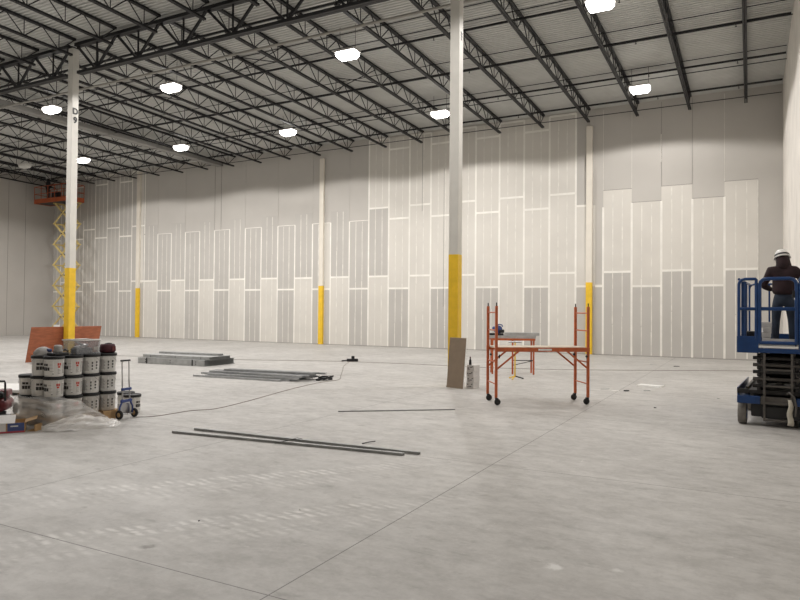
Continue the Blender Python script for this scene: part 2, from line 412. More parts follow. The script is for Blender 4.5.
def girder(xa, xb, label):
    t = thing('ceiling_girder', label, 'roof girder', ((xa + xb) / 2, YC, 0), kind='thing', group='girders on the column line'); L = xb - xa; h = L / 2
    zt, zb = 11.195, 10.19
    m = MB()
    for s in (-1, 1): m.bar((-h, s * .058, zt), (h, s * .058, zt), .10, .11)
    m.build('top_chord', M['dark_steel'], t)
    m = MB()
    for s in (-1, 1): m.bar((-h + .15, s * .055, zb), (h - .15, s * .055, zb), .095, .10)
    m.build('bottom_chord', M['dark_steel'], t)
    n = max(2, round(L / JP)); st = L / n; xs = [-h + st * i for i in range(n + 1)]
    for i in range(n):
        c = (xs[i] + xs[i + 1]) / 2
        MB().bar((xs[i], 0, zt), (c, 0, zb),   .07, .07).build('web_member', M['dark_steel'], t)
        MB().bar((c, 0, zb), (xs[i + 1], 0, zt), .07, .07).build('web_member', M['dark_steel'], t)
        MB().bar((c, .03, zb), (c, .03, zt), .045, .045).build('web_member', M['dark_steel'], t)
    return t
girder(-35.9, -21.26 - .16, 'dark roof girder on the far side of the lettered column')
girder(-21.26 + .16, -6.50 - .16, 'dark roof girder spanning between the two white columns')
girder(-6.50 + .16, XR - .05, 'dark roof girder between the column with the brown board and the right wall')
# sprinkler lines, main and bridging
def run(name, label, cat, yv, z, r, mt, group=None, xa=XL + .05, xb=XR - .05, heads=False):
    t = thing(name, label, cat, (0, yv, z), kind='thing', group=group)
    MB().tube((xa, 0, 0), (xb, 0, 0), r, 8).build('pipe' if r > .02 else 'rod', mt, t)
    if heads:
        x = xb - 1.5; m = MB()
        while x > xa:
            m = MB(); m.tube((x, 0, -.03), (x, 0, -.11), .014, 6); m.lathe([(0, -.11), (.035, -.115), (.035, -.122), (0, -.125)], 8, (x, 0, 0))
            m.build('sprinkler_head', mt, t); x -= 3.0
    return t
def ytrue(ya, z): return ya * (z - HC) / (11.1 - HC)
for k, ya in enumerate((29.75, 26.75, 23.3, 19.95, 16.4)):
    z = deckz(ya) - .17
    run('ceiling_pipe', f'dark sprinkler pipe under the roof deck, {ordinal(k)} line out from the drywall', 'sprinkler pipe', ytrue(ya, z), z, .042, M['dark_steel'], 'sprinkler branch lines', heads=True)
zp = 10.43
run('ceiling_pipe', 'pale roof main pipe crossing below the joists beyond the columns', 'pipe', ytrue(18.1, zp), zp, .042, M['pale_pipe'])
bz = [('upper', 22.3, 0), ('lower', 22.3, 1), ('upper', 25.9, 0), ('lower', 25.9, 1), ('upper', 18.6, 0), ('lower', 18.6, 1), ('lower', 29.95, 1)]
for k, (w_, yv, lo) in enumerate(bz):
    z = deckz(yv) - (.10 if not lo else .56)
    if yv > 29: z = 10.66
    row = {22.3: 'middle', 25.9: 'wall-side', 18.6: 'girder-side', 29.95: 'outermost'}[yv]
    run('ceiling_bridging_rod', f'thin dark bridging rod at the {w_} joist chords, {row} row' if yv < 29 else 'thin dark bridging rod just off the drywall below the joist ends', 'bridging rod', yv, z, .017, M['dark_steel'], 'joist bridging rods')
# X bracing between joists at a few places
for (k, yv) in ((10, 20.2), (13, 18.6), (14, 21.8), (8, 24.0), (5, 20.5)):
    t = thing('ceiling_cross_brace', f'crossed thin brace rods between roof joists, {["over","past","near","behind","beside"][[10,13,14,8,5].index(k)]} the {ordinal(21-k)} joist from the right wall', 'brace', (JX[k], yv, 0), kind='thing')
    za, zb = deckz(yv) - .08, deckz(yv) - .6
    MB().tube((.085, 0, za), (JP - .085, 0, zb), .018, 5).build('rod', M['dark_steel'], t); MB().tube((.085, .04, zb), (JP - .085, .04, za), .018, 5).build('rod', M['dark_steel'], t)
t = thing('ceiling_duct', 'long pale sheet-metal duct running to the drywall between roof joists', 'duct', (-28.3, 0, 0), kind='thing')
m = MB(); m.bbox((0, 23.1, 10.62), (.46, 13.8, .22), .03); m.build('trunk', M['duct'], t)
for yv in (17, 19, 22, 25, 28): MB().bbox((0, yv, 10.62), (.52, .06, .28), .01).build('flange', M['duct'], t)

# ------------------------------------------------------------------ high bay lights
def light(loc, label, group, dim=False, pw=1.0):
    t = thing('ceiling_light', label, 'light', loc, kind='thing', group=group)
    t.rotation_euler = (0, 0, 0)
    m = MB(); m.bbox((0, 0, .30), (.78, .46, .07), .02); m.build('housing', M['housing'], t)
    m = MB(); a, b = .35, .195; c, d = .27, .14
    m.add([(-a, -b, .262), (a, -b, .262), (a, b, .262), (-a, b, .262), (-a, -b, .17), (a, -b, .17), (a, b, .17), (-a, b, .17), (-c, -d, .06), (c, -d, .06), (c, d, .06), (-c, d, .06)],
          [(0, 1, 5, 4), (1, 2, 6, 5), (2, 3, 7, 6), (3, 0, 4, 7), (4, 5, 9, 8), (5, 6, 10, 9), (6, 7, 11, 10), (7, 4, 8, 11), (8, 9, 10, 11), (3, 2, 1, 0)])
    m.build('lens', M['lensdim'] if dim else M['lens'], t)
    zt = deckz(loc[1]) - loc[2] - .02
    for s in (-1, 1): MB().tube((s * .3, 0, .33), (s * .3, 0, zt), .008, 5).build('hanger', M['dark_steel'], t)
    if not dim:
        L = bpy.data.lights.new('lamp', 'SPOT'); L.energy = LAMP * pw; L.color = (1.0, .966, .938); L.spot_size = math.radians(160); L.spot_blend = .13; L.shadow_soft_size = .10
        o = bpy.data.objects.new('lamp', L); COL.objects.link(o); o.parent = t; o.location = (0, 0, .0)
LAMP = 730
rowA = [(-3.67, 26.1), (-11.73, 25.62), (-19.41, 25.07), (-26.29, 24.96), (-33.63, 24.63)]
for k, (x, yv) in enumerate(rowA): light((x, yv, 10.13), f'bright high bay light of the row nearest the drywall, {ordinal(k)} from the right wall', 'high bay lights of the drywall row')
light((-38.12, 24.07, 10.13), 'unlit high bay light near the orange raised lift', 'high bay lights of the drywall row', True)
rowB = [(-3.63, 18.4), (-11.75, 18.29), (-19.53, 18.0), (-26.27, 17.71)]
for k, (x, yv) in enumerate(rowB): light((x, yv, 10.13), f'bright high bay light of the row just past the columns, {ordinal(k)} from the right wall', 'high bay lights of the column row')
for r, yv in enumerate((10.9, 3.7)):
    for k, x in enumerate((-3.6, -11.7, -19.4, -26.7, -34.0, -41.0)):
        light((x, yv, 10.25), f'high bay light overhead, {ordinal(k)} from the right wall in the {ordinal(r)} row before the columns', 'high bay lights overhead', pw=(1.0, .18)[r])
light((-33.6, 17.6, 10.13), 'bright high bay light past the columns, fifth from the right wall', 'high bay lights of the column row')
light((-41.0, 17.6, 10.13), 'bright high bay light past the columns, beside the left wall', 'high bay lights of the column row')


# ------------------------------------------------------------------ pails on a pallet
def make_pail(z_rot):
    t = thing('compound_pail', 'x', 'pail', kind='thing'); t.rotation_euler.z = z_rot
    H = .318
    m = MB(); m.lathe([(0, 0), (.132, 0), (.136, .006), (.146, H - .05), (.153, H - .048), (.153, H - .030), (.148, H - .028), (.148, H - .012), (0, H - .012)], 24)
    m.build('body', M['pail'], t)
    m = MB(); m.lathe([(.152, H - .045), (.157, H - .042), (.157, H), (.150, H + .004), (.144, H - .004), (0, H - .004)], 24)
    m.build('lid', M['lid'], t)
    m = MB(); r0, r1 = .1385, .1465
    def p(a0, a1, z0, z1, mi, o=.0): 
        ra = .136 + (.146 - .136) * z0 / .268 + .0012 + o; rb = .136 + .010 * z1 / .268 + .0012 + o
        m.patch(ra, math.radians(a0), math.radians(a1), z0, z1, mi, rb)
    p(-100, 130, .03, .25, 3)
    # large dark letters block
    for (a, b, z0, z1) in ((-92, -72, .170, .205), (-69, -55, .170, .205), (-94, -76, .095, .15), (-74, -60, .095, .15), (-58, -44, .098, .147)): p(a, b, z0, z1, 0, .001)
    # red panel with small lines under it
    for (a, b, z0, z1) in ((2, 12, .175, .215), (14, 24, .175, .215), (5, 20, .14, .168)): p(a, b, z0, z1, 1, .001)
    for k in range(4): p(4, 22 - 3 * (k % 2), .045 + k * .022, .056 + k * .022, 2, .001)
    for k in range(3): p(-45, -20 - 3 * k, .085 + k * .05, .091 + k * .05, 2, .001)
    p(-28, -18, .04, .05, 0, .001)
    # grey text column and black figures on the next face
    for k in range(9): p(36, 68 - 4 * (k % 3), .05 + k * .019, .062 + k * .019, 2, .001)
    for (a, z0, z1) in ((84, .16, .195), (84, .11, .145), (84, .06, .09)): p(a, a + 9, z0, z1, 0, .001)
    for (z0, z1) in ((.17, .2), (.12, .15), (.075, .1)): p(112, 124, z0, z1, 0, .001)
    m.build('label', [M['ink'], M['inkred'], M['inkgrey'], M['label']], t)
    m = MB(); m.poly([(.154 * math.cos(a), .154 * math.sin(a), .27 - .10 * math.sin((a - 1.9) / 2.5 * PI)) for a in [1.9 + 2.5 * k / 10 for k in range(11)]], .003, 5)
    m.build('handle', M['chrome'], t)
    return t
PZ, TH = .135, .325
pail0 = make_pail(0); first = True
PY = [6.74, 7.07, 7.395, 7.72]; PXs = [-9.82, -10.14, -10.46]
tiername = ['bottom', 'middle', 'top']; colname = ['camera-facing row', 'second row in', 'third row in']
for tier in range(3):
    for cx in range(3 if tier < 2 else 2):
        for ry in range(4):
            o = pail0 if first else copy_tree(pail0); first = False
            o.location = (PXs[cx] + rnd.uniform(-.001, .001), PY[ry] + rnd.uniform(-.002, .002), PZ + TH * tier)
            aim = math.atan2(-PY[ry], -PXs[cx])
            base = math.radians(2) if ry < 2 else math.radians(-92)
            o.rotation_euler.z = aim + base + rnd.uniform(-.1, .1) + math.radians(14)
            if cx > 0: o.rotation_euler.z = aim + math.radians(62 if cx == 1 else 50)
            o['label'] = f'white pail, {tiername[tier]} tier of the pallet stack, {colname[cx]}, {ordinal(ry)} from plastic film'
            if tier == 2: o['label'] = f'white pail, top tier of the pallet stack, {colname[cx]}, {ordinal(ry)} from plastic film'
            o['group'] = 'pails stacked on the pallet'
for (x, yv, lab, rz) in ((-9.92, 8.34, 'single white pail with dark lid on the floor behind the folding hand cart', 1.4), (-10.30, 8.52, 'white pail on the floor between the pallet stack and the lone pail', .4)):
    o = copy_tree(pail0); o.location = (x, yv, 0); o.rotation_euler.z = rz; o['label'] = lab; o['group'] = 'pails on the floor'
t = thing('wooden_pallet', 'low wooden pallet under the stack of white pails', 'pallet', (-10.14, 7.23, 0), kind='thing')
for k in range(7): MB().box((0, -.60 + .2 * k, .119), (1.0, .14, .022)).build('deck_board', M['wood'], t)
for x in (-.44, 0, .44): MB().box((x, 0, .063), (.09, 1.34, .09)).build('stringer', M['wood'], t)
for y in (-.55, 0, .55): MB().box((0, y, .009), (1.0, .12, .018)).build('bottom_board', M['wood'], t)
ZT_ = PZ + TH * 3 - .002
# things on top of the stack
t = thing('storage_tub', 'clear plastic storage tub of tools standing on the pail stack', 'storage tub', (-9.96, 7.33, ZT_), kind='thing')
def openbox(m, w, d, h, th, w2, d2, mi=0):
    def ring(a, b, z): return [(-a / 2, -b / 2, z), (a / 2, -b / 2, z), (a / 2, b / 2, z), (-a / 2, b / 2, z)]
    vs = ring(w, d, 0) + ring(w2, d2, h) + ring(w2 - 2 * th, d2 - 2 * th, h) + ring(w - 2 * th, d - 2 * th, th)
    fs = [(0, 3, 2, 1)] + [(i, (i + 1) % 4, 4 + (i + 1) % 4, 4 + i) for i in range(4)] + [(4 + i, 4 + (i + 1) % 4, 8 + (i + 1) % 4, 8 + i) for i in range(4)] + [(8 + i, 8 + (i + 1) % 4, 12 + (i + 1) % 4, 12 + i) for i in range(4)] + [(12, 13, 14, 15)]
    return m.add(vs, fs, mi)
openbox(MB(), .33, .43, .235, .006, .345, .46).build('tub_body', M['tub'], t)
m = MB(); m.poly([(-.178, -.235, .235), (.178, -.235, .235), (.178, .235, .235), (-.178, .235, .235)], .011, 6, closed=True); m.build('rim', M['label'], t)
m = MB(); m.box((.173, .14, .085), (.004, .09, .07)); m.build('sticker', M['inkgrey'], t)
t = thing('trowel_set', 'dark taping tools lying inside the clear storage tub', 'tool', (-9.96, 7.33, ZT_ + .008), kind='thing')
m = MB(); m.bbox((0, 0, .045), (.16, .30, .09), .008); m.build('tray', M['black'], t)
m = MB(); m.box((0, -.02, .12), (.09, .22, .03), Matrix.Rotation(.2, 3, 'X')); m.build('blade', M['chrome'], t)
MB().tube((0, -.12, .20), (.02, .08, .10), .014).build('handle', M['black'], t)
t = thing('tool_bag', 'maroon canvas tool bag on the drywall-side end of the pail stack', 'bag', (-9.86, 7.76, ZT_), kind='thing')
m = MB(); m.lathe([(0, 0), (.11, 0), (.135, .03), (.13, .10), (.115, .145), (.10, .15), (.095, .13), (0, .125)], 14); bo = m.build('body', M['maroon'], t); bo.scale = (.9, 1.05, 1)
m = MB(); m.poly([(0, -.11, .13), (.02, -.06, .155), (.03, 0, .165), (.02, .06, .155), (0, .11, .13)], .010, 6); m.build('handle', M['black'], t)
m = MB(); m.box((.122, .03, .075), (.01, .07, .07)); m.build('pocket', M['redtool'], t)
t = thing('domed_tool', 'dark tool with a pale domed head on top of the pail stack', 'tool', (-9.93, 6.88, ZT_), kind='thing')  # tool with a pale domed head, gives no light
m = MB(); m.bbox((0, 0, .022), (.20, .26, .044), .012); m.build('base', M['black'], t)
m = MB(); m.lathe([(0, .044), (.07, .044), (.075, .07), (.06, .11), (.065, .125), (.062, .15), (.04, .165), (0, .168)], 14); m.build('domed_head', M['inkgrey'], t)
m = MB(); m.poly([(-.09, .11, .04), (-.05, .13, .075), (.0, .14, .085), (.06, .13, .06)], .016, 7); m.build('grip', M['black'], t)
t = thing('wrapped_bundle', 'crumpled clear plastic bundle with a blue print on the pail stack', 'bundle', (-10.17, 6.78, ZT_), kind='thing')
m = MB(); vs = []; n = 16; rows = 8
for i in range(rows + 1):
    ph = i / rows * PI / 2
    for j in range(n):
        a = 2 * PI * j / n; q = 1 + rnd.uniform(-.10, .10); vs.append((.10 * math.cos(ph) * math.cos(a) * q, .16 * math.cos(ph) * math.sin(a) * q, .13 * math.sin(ph) * (1 + rnd.uniform(-.06, .06))))
m.add(vs, [(i * n + j, i * n + (j + 1) % n, (i + 1) * n + (j + 1) % n, (i + 1) * n + j) for i in range(rows) for j in range(n)], 0, True)
m.add(vs[:n], [list(range(n))[::-1]])
m.build('film', M['inkgrey'], t)
m = MB(); m.bbox((.075, .055, .075), (.06, .075, .05), .015); m.build('blue_print', M['cardblue'], t)

# ------------------------------------------------------------------ plastic sheeting against the stack
def cr3(pts, u):   # catmull-rom along a point list
    k = len(pts) - 1; f = min(max(u * k, 0), k - 1e-6); i = int(f); w = f - i
    P = lambda q: Vector(pts[min(max(q, 0), k)])
    a, b, c, d = P(i - 1), P(i), P(i + 1), P(i + 2)
    return .5 * ((2 * b) + (c - a) * w + (2 * a - 5 * b + 4 * c - d) * w * w + (3 * b - a - 3 * c + d) * w ** 3)
def drape(name, up_, lo_, bulge, nu, nv, crump, mt, seed):
    r = random.Random(seed); vs = []
    ph = [(r.uniform(4, 26), r.uniform(3, 18), r.uniform(0, 6.3), r.uniform(.3, 1)) for _ in range(14)]
    for i in range(nu + 1):
        u = i / nu; a = cr3(up_, u); b = cr3(lo_, u); mid = (a + b) / 2 + Vector(bulge)
        for j in range(nv + 1):
            v = j / nv; p = a * (1 - v) ** 2 + 2 * mid * v * (1 - v) + b * v * v
            w = sum(am * abs(math.sin(fu * u + fv * v + o)) for fu, fv, o, am in ph) / len(ph) * 2 - .75
            w2 = sum(am * math.sin(fu * v - fv * u + o) for fu, fv, o, am in ph) / len(ph)
            p = p + Vector((crump * w, -crump * w2 * 1.2, crump * (w * .9 + w2)))
            p.z = max(p.z, .004 + .004 * abs(w2)); vs.append(p)
    m = MB(); m.add(vs, [(i * (nv + 1) + j, (i + 1) * (nv + 1) + j, (i + 1) * (nv + 1) + j + 1, i * (nv + 1) + j + 1) for i in range(nu) for j in range(nv)], 0, False)
    o = m.build(name, mt, fix=False); return o
o = drape('plastic_sheet', [(-10.52, 6.50, .36), (-10.4, 6.50, .44), (-10.2, 6.50, .47), (-9.85, 6.50, .50), (-9.60, 6.60, .46), (-9.57, 6.9, .42), (-9.57, 7.15, .28), (-9.56, 7.42, .06)],
      [(-10.50, 6.44, .03), (-10.36, 6.44, .02), (-10.1, 6.48, .02), (-9.72, 6.45, .02), (-9.42, 6.42, 0), (-9.3, 6.7, 0), (-9.3, 7.1, 0), (-9.42, 7.45, 0)], (.06, -.03, .10), 110, 50, .062, M['film'], 3)
tag(o, 'crumpled clear plastic film slumped against the lower pails of the pallet stack', 'plastic sheet', kind='thing')
o = drape('plastic_sheet', [(-9.52, 6.36, .06), (-9.36, 6.55, .15), (-9.25, 6.85, .18), (-9.24, 7.1, .13), (-9.30, 7.35, .05)],
      [(-9.48, 6.30, 0), (-9.20, 6.42, 0), (-9.02, 6.75, 0), (-8.88, 7.1, 0), (-9.05, 7.40, 0)], (.02, 0, .07), 60, 30, .055, M['filmwhite'], 9)
tag(o, 'whiter crumpled end of plastic film spread over the floor before the pallet', 'plastic sheet', kind='thing')
t = thing('cardboard_scrap', 'torn flat piece of cardboard beneath the plastic film', 'cardboard', (-9.62, 6.36, 0), .5, kind='thing')
m = MB(); m.box((0, 0, .05), (.02, .20, .10)); m.box((-.06, 0, .006), (.12, .2, .008)); m.build('sheet', M['card'], t)
t = thing('cardboard_scrap', 'folded piece of cardboard beside the pallet behind the hand cart wheels', 'cardboard', (-9.56, 7.60, 0), .05, kind='thing')
m = MB(); m.box((0, 0, .075), (.012, .30, .15)); m.box((-.03, 0, .006), (.06, .3, .008)); m.build('sheet', M['card'], t)

# ------------------------------------------------------------------ folding hand cart
t = thing('hand_cart', 'folding hand cart with blue frame and telescopic handle by the pails', 'hand cart', (-9.42, 7.80, 0), .08, kind='thing')
for s in (-1, 1):
    w = MB(); w.lathe([(0, -.018), (.05, -.018), (.072, -.016), (.078, -.008), (.078, .008), (.072, .016), (.05, .018), (0, .018)], 18, (.02, s * .165, .079), axis='Y'); wh = w.build('wheel', M['rubber'], t)
    w = MB(); w.lathe([(0, -.021), (.035, -.021), (.04, -.015), (.04, .015), (.035, .021), (0, .021)], 14, (.02, s * .165, .079), axis='Y'); w.build('hub', M['card'], wh)
    m = MB(); m.poly([(.0, s * .145, .08), (.0, s * .14, .20), (.0, s * .10, .27), (0, s * .085, .33)], .016, 8); m.build('lower_frame', M['blue2'], t)
    m = MB(); m.tube((0, s * .080, .28), (-.02, s * .075, .66), .012); m.tube((-.02, s * .075, .64), (-.03, s * .075, .98), .009); m.build('handle_tube', M['chrome'], t)
m = MB(); m.tube((.02, -.15, .079), (.02, .15, .079), .008); m.build('axle', M['chrome'], t)
m = MB(); m.bbox((0, 0, .30), (.03, .24, .05), .008); m.bbox((0, 0, .50), (.035, .21, .045), .008); m.build('cross_clamp', M['blue2'], t)
m = MB(); m.tube((-.03, -.10, .985), (-.03, .10, .985), .016); m.build('grip', M['black'], t)
m = MB(); m.bbox((-.055, 0, .16), (.02, .26, .20), .006); m.build('toe_plate', M['chrome'], t)

# ------------------------------------------------------------------ red plywood leaning on the lettered column
t = thing('plywood_sheet', 'long reddish plywood sheet leaning behind the lettered column', 'plywood sheet', (-21.58, 15.22, .62), kind='thing')
m = MB(); m.box((0, 0, 0), (.019, 2.72, 1.24), Matrix.Rotation(.245, 3, 'Y')); m.build('panel', M['redply'], t)

# ------------------------------------------------------------------ flat drywall sheets on the floor
for k in range(4):
    o = MB().box((0, 0, 0), (2.42, 1.22, .016)).build('drywall_sheet', M['gypsum'])
    o.location = (-14.9 + .03 * k, 8.85 + .02 * (k % 2), .035 + .0165 * k + .02); o.rotation_euler.z = .45
    tag(o, f'white drywall sheet lying flat beyond the red machine, {["bottom of", "second up in", "third up in", "top of"][k]} the low stack', 'drywall sheet', 'drywall sheets lying flat', 'thing')
for s in (-1, 1):
    o = MB().box((0, 0, .022), (.09, 1.1, .044)).build('wood_block', M['wood']); o.location = (-14.86 + s * .8, 8.85 + s * .35, 0); o.rotation_euler.z = .45
    tag(o, f'flat wood batten under the low drywall stack, {"nearer to" if s > 0 else "farther from"} the pails', 'batten', kind='thing')

# ------------------------------------------------------------------ red machine and open carton
t = thing('air_compressor', 'small red portable compressor with upright black handle beside the open carton', 'compressor', (-11.47, 6.93, 0), 2.3, kind='thing'); t.scale = (1.0,) * 3
m = MB(); m.lathe([(0, -.25), (.07, -.245), (.115, -.20), (.12, -.1), (.12, .1), (.115, .20), (.07, .245), (0, .25)], 18, (0, 0, .20), axis='X'); m.build('tank', M['redtool'], t)
m = MB(); m.bbox((.02, 0, .385), (.30, .2, .13), .03); m.build('motor_cover', M['redtool'], t)
m = MB(); m.lathe([(0, -.06), (.06, -.055), (.065, 0), (.055, .06), (0, .06)], 14, (-.15, .0, .37), axis='X'); m.build('cylinder_head', M['black'], t)
m = MB(); m.poly([(-.22, -.10, .28), (-.24, -.10, .58), (-.23, -.09, .615), (-.23, .09, .615), (-.24, .10, .58), (-.22, .10, .28)], .017, 8); m.build('handle', M['black'], t)
for s in (-1, 1):
    m = MB(); m.lathe([(0, -.025), (.08, -.025), (.10, -.012), (.10, .012), (.08, .025), (0, .025)], 16, (.15, s * .155, .10), axis='Y'); m.build('wheel', M['rubber'], t)
m = MB(); m.box((-.17, 0, .05), (.05, .2, .1)); m.build('foot', M['black'], t)
m = MB(); m.lathe([(0, 0), (.028, 0), (.028, .015), (0, .015)], 12, (0, -.12, .33), axis='Y'); m.build('gauge', M['label'], t)
t = thing('hose_coil', 'coiled black hose lying between the red compressor and the pallet', 'hose', (-10.86, 6.66, 0), kind='thing')
m = MB(); m.poly([((.17 + .012 * math.sin(3 * a)) * math.cos(a), (.17 + .012 * math.cos(2 * a)) * math.sin(a), .018 + .014 * a / 2 / PI) for a in [2 * PI * 4 * k / 90 for k in range(91)]], .015, 6); m.build('coil', M['rubber'], t)
m = MB(); m.bbox((.0, .0, .05), (.2, .12, .1), .03); m.build('power_brick', M['black'], t)
t = thing('cardboard_carton', 'open cardboard carton with white and blue print and spread flaps', 'carton', (-9.93, 6.05, 0), -.62, kind='thing')
w, d, h = .34, .52, .15
m = MB(); openbox(m, w, d, h, .006, w, d); m.build('body', M['card'], t)
m = MB(); m.box((w / 2 + .002, -.12, h / 2 + .01), (.003, d * .5, h - .025)); m.box((w / 2 + .002, .14, h / 2 + .01), (.003, d * .42, h - .025), mi=1); m.box((w / 2 + .002, 0, .014), (.0045, d - .01, .026), mi=2); m.box((w / 2 + .003, .12, .1), (.003, .10, .02))
m.build('printed_side', [M['cardwhite'], M['cardblue'], M['cardred']], t)
def flap(c, dims, ax, ang, mt): 
    o = MB().box((0, 0, 0), dims, Matrix.Rotation(ang, 3, ax)).build('flap', mt, t); o.location = c
flap((w / 2 - .09, -.06, h + .045), (.22, d * .72, .006), 'Y', .45, M['cardwhite']); flap((-w / 2 - .08, 0, h - .04), (.18, d, .006), 'Y', -.5, M['card'])
flap((0, d / 2 + .075, h + .022), (w, .16, .006), 'X', .30, M['card']); flap((0, -d / 2 - .09, h - .02), (w, .2, .006), 'X', .3, M['card'])

# ------------------------------------------------------------------ steel studs
def channel(name, L, web, fl, mt, parent=None, holes=True, th=.0022):
    """C stud along X, web upright (normal Y), flanges towards +Y; punched holes shown as dark plates let into the web."""
    m = MB(); m.box((0, 0, web / 2), (L, th, web)); m.box((0, fl / 2, th / 2), (L, fl, th)); m.box((0, fl / 2, web - th / 2), (L, fl, th))
    m.box((0, fl, .008), (L, th, .014)); m.box((0, fl, web - .008), (L, th, .014))
    if holes:
        k = -L / 2 + .35
        while k < L / 2: m.box((k, -.0012, web * .68), (.035, .003, .03), mi=1); m.box((k, -.0012, web * .32), (.035, .003, .03), mi=1); k += 1.1
    return m.build(name, [mt, M['black']], parent)
E1 = Vector((-18.70, 15.95, 0)); E2 = Vector((-15.85, 16.13, 0)); ang = math.atan2(E2.y - E1.y, E2.x - E1.x)
dirx = Vector((math.cos(ang), math.sin(ang), 0)); diry = Vector((-dirx.y, dirx.x, 0))
proto = channel('steel_stud', 2.92, .20, .075, M['galv_dull']); used = False
for layer, (n, off, zz, sh) in enumerate(((19, 0.0, 0.0, 0), (14, .12, .203, .10), (6, .95, .406, .12))):
    if layer == 2: continue
    for k in range(n):
        o = proto if not used else copy_tree(proto); used = True
        p = E1 + dirx * (1.46 + sh + rnd.uniform(-.02, .02)) + diry * (off + k * .081)
        o.location = (p.x, p.y, zz); o.rotation_euler.z = ang
        if layer == 1: o.scale = (1, 1, .5)
        tag(o, f'grey steel stud in the squared stack, {["lower", "upper"][layer]} layer, {ordinal(k)} from the front', 'steel stud', 'stacked steel studs', 'thing')
for k, (u, v, dz) in enumerate(((.55, .50, 0), (.62, .66, 0), (.60, .85, 0))):
    o = copy_tree(proto); p = E1 + dirx * (1.55) + diry * (.45 + v * .6); o.location = (p.x, p.y, .309); o.rotation_euler.z = ang + .02; o.scale = (.9, 1, .3); o.name = 'steel_track'
    tag(o, f'thin steel track lying loose on top of the squared stud stack, {ordinal(k)} from the front', 'steel track', 'tracks on the stud stack', 'thing')
for k, u in enumerate((.40, 2.40)):
    p = E1 + dirx * u - diry * .004
    o = MB().box((0, -.002, .101), (.05, .004, .202)).build('front_stripe', M['black']); o.location = (p.x, p.y, 0); o.rotation_euler.z = ang  # thin dark plate drawing an upright stripe on the stack front
    tag(o, f'dark strap across the front of the squared stud stack, {["nearer the pails", "nearer the loose studs"][k]}', 'stripe', kind='thing')
# loose pile
ls = channel('steel_stud', 3.05, .05, .085, M['galv'], None, False); used = False; L0 = (-12.1, 14.4)
for lv, (n, y0, pitch, a, xs) in enumerate(((8, -.72, .19, .055, 0), (6, -.55, .17, .10, .15), (5, -.40, .18, .03, .28), (2, -.1, .2, .12, .32))):
    for k in range(n):
        o = ls if not used else copy_tree(ls); used = True
        o.location = (L0[0] + xs + rnd.uniform(-.28, .28) + (-.45 if lv == 0 and k == 0 else 0), L0[1] + y0 + pitch * k, .0525 * lv); o.rotation_euler.z = a; o.scale.x = rnd.uniform(.9, 1.08)
        tag(o, f'loose steel stud of the low untidy pile, {["bottom", "second", "third", "topmost"][lv]} layer, {ordinal(k)} from the front', 'steel stud', 'loose steel studs in the pile', 'thing')
t = thing('cable_bunch', 'small dark tangle of cable at the end of the loose stud pile', 'cable', (-10.05, 14.75, 0), kind='thing')
m = MB(); m.poly([(rnd.uniform(-.16, .16), rnd.uniform(-.3, .3), rnd.uniform(.02, .12)) for _ in range(22)], .016, 5); m.build('tangle', M['black'], t)
for k, (x, yv) in enumerate(((0, .2), (-.12, -.22))): MB().lathe([(0, 0), (.06, 0), (.06, .04), (.035, .05), (0, .05)], 12, (x, yv, 0)).build('plug', M['black'], t)
# studs on the open floor
for k, (a, b, lab, h) in enumerate((((-7.71, 7.22), (-3.96, 7.58), 'long steel stud lying on the open floor, the nearer of the tied pair', .034), ((-7.60, 7.56), (-3.81, 7.74), 'long steel stud lying on the open floor, the farther of the tied pair', .034), ((-6.71, 10.25), (-4.95, 11.60), 'single steel stud lying alone on the floor before the leaning brown board', .02))):
    L = math.hypot(b[0] - a[0], b[1] - a[1]); o = channel('steel_stud', L, h, .05 if k < 2 else .035, M['galv_dark'], None, False)
    o.location = ((a[0] + b[0]) / 2, (a[1] + b[1]) / 2, 0); o.rotation_euler.z = math.atan2(b[1] - a[1], b[0] - a[0])
    tag(o, lab, 'steel stud', kind='thing')
t = thing('tie_wire', 'twisted wire tie around the pair of studs on the open floor', 'wire', (-5.70, 7.45, .02), .1, kind='thing'); t.scale = (.55,) * 3
m = MB(); m.poly([(-.25, -.25, .01), (-.05, -.12, .05), (0, 0, .062), (.06, .16, .06), (.15, .30, .02)], .011, 6); m.poly([(.02, .1, .06), (.12, .22, .09), (.2, .34, .05)], .008, 5); m.build('wire', M['black'], t)
t = thing('wire_offcut', 'short dark wire offcut on the floor beyond the tied studs', 'wire', (-4.75, 8.05, .006), .9, kind='thing')
m = MB(); m.poly([(-.1, 0, 0), (0, .02, .01), (.1, 0, .02)], .007, 5); m.build('wire', M['black'], t)

# ------------------------------------------------------------------ cords
def cord(name, label, pts, r, mt):
    m = MB(); k = len(pts) - 1; m.poly([cr3([(x, y_, r) for x, y_ in pts], i / (k * 8)) for i in range(k * 8 + 1)], r, 6)
    o = m.build(name, mt); tag(o, label, 'cord', kind='thing'); return o
cord('extension_cord', 'dark extension cord snaking from the hand cart towards the loose studs', [(-9.35, 7.95), (-9.14, 8.22), (-9.1, 8.95), (-8.89, 9.37), (-9.05, 10.39), (-9.40, 11.8), (-9.69, 13.1), (-9.85, 14.2), (-9.82, 15.0), (-10.4, 16.0), (-11.3, 17.5), (-12.13, 18.86), (-12.95, 20.5)], .005, M['rust'])
cord('floor_cable', 'thin dark cable lying along the floor before the drywall, from stud stack to blue lift', [(-23.5, 17.6), (-21.0, 18.2), (-17.41, 18.84), (-15, 19.8), (-13.3, 20.45), (-11.5, 20.75), (-9.87, 20.87), (-7.95, 20.9), (-6.2, 21.3), (-4.9, 21.81), (-2.6, 23.1), (-.44, 24.32), (.6, 24.7)], .006, M['rust'])
t = thing('power_strip', 'small black power strip where the cords meet on the floor', 'power strip', (-12.98, 20.75, 0), .55, kind='thing')
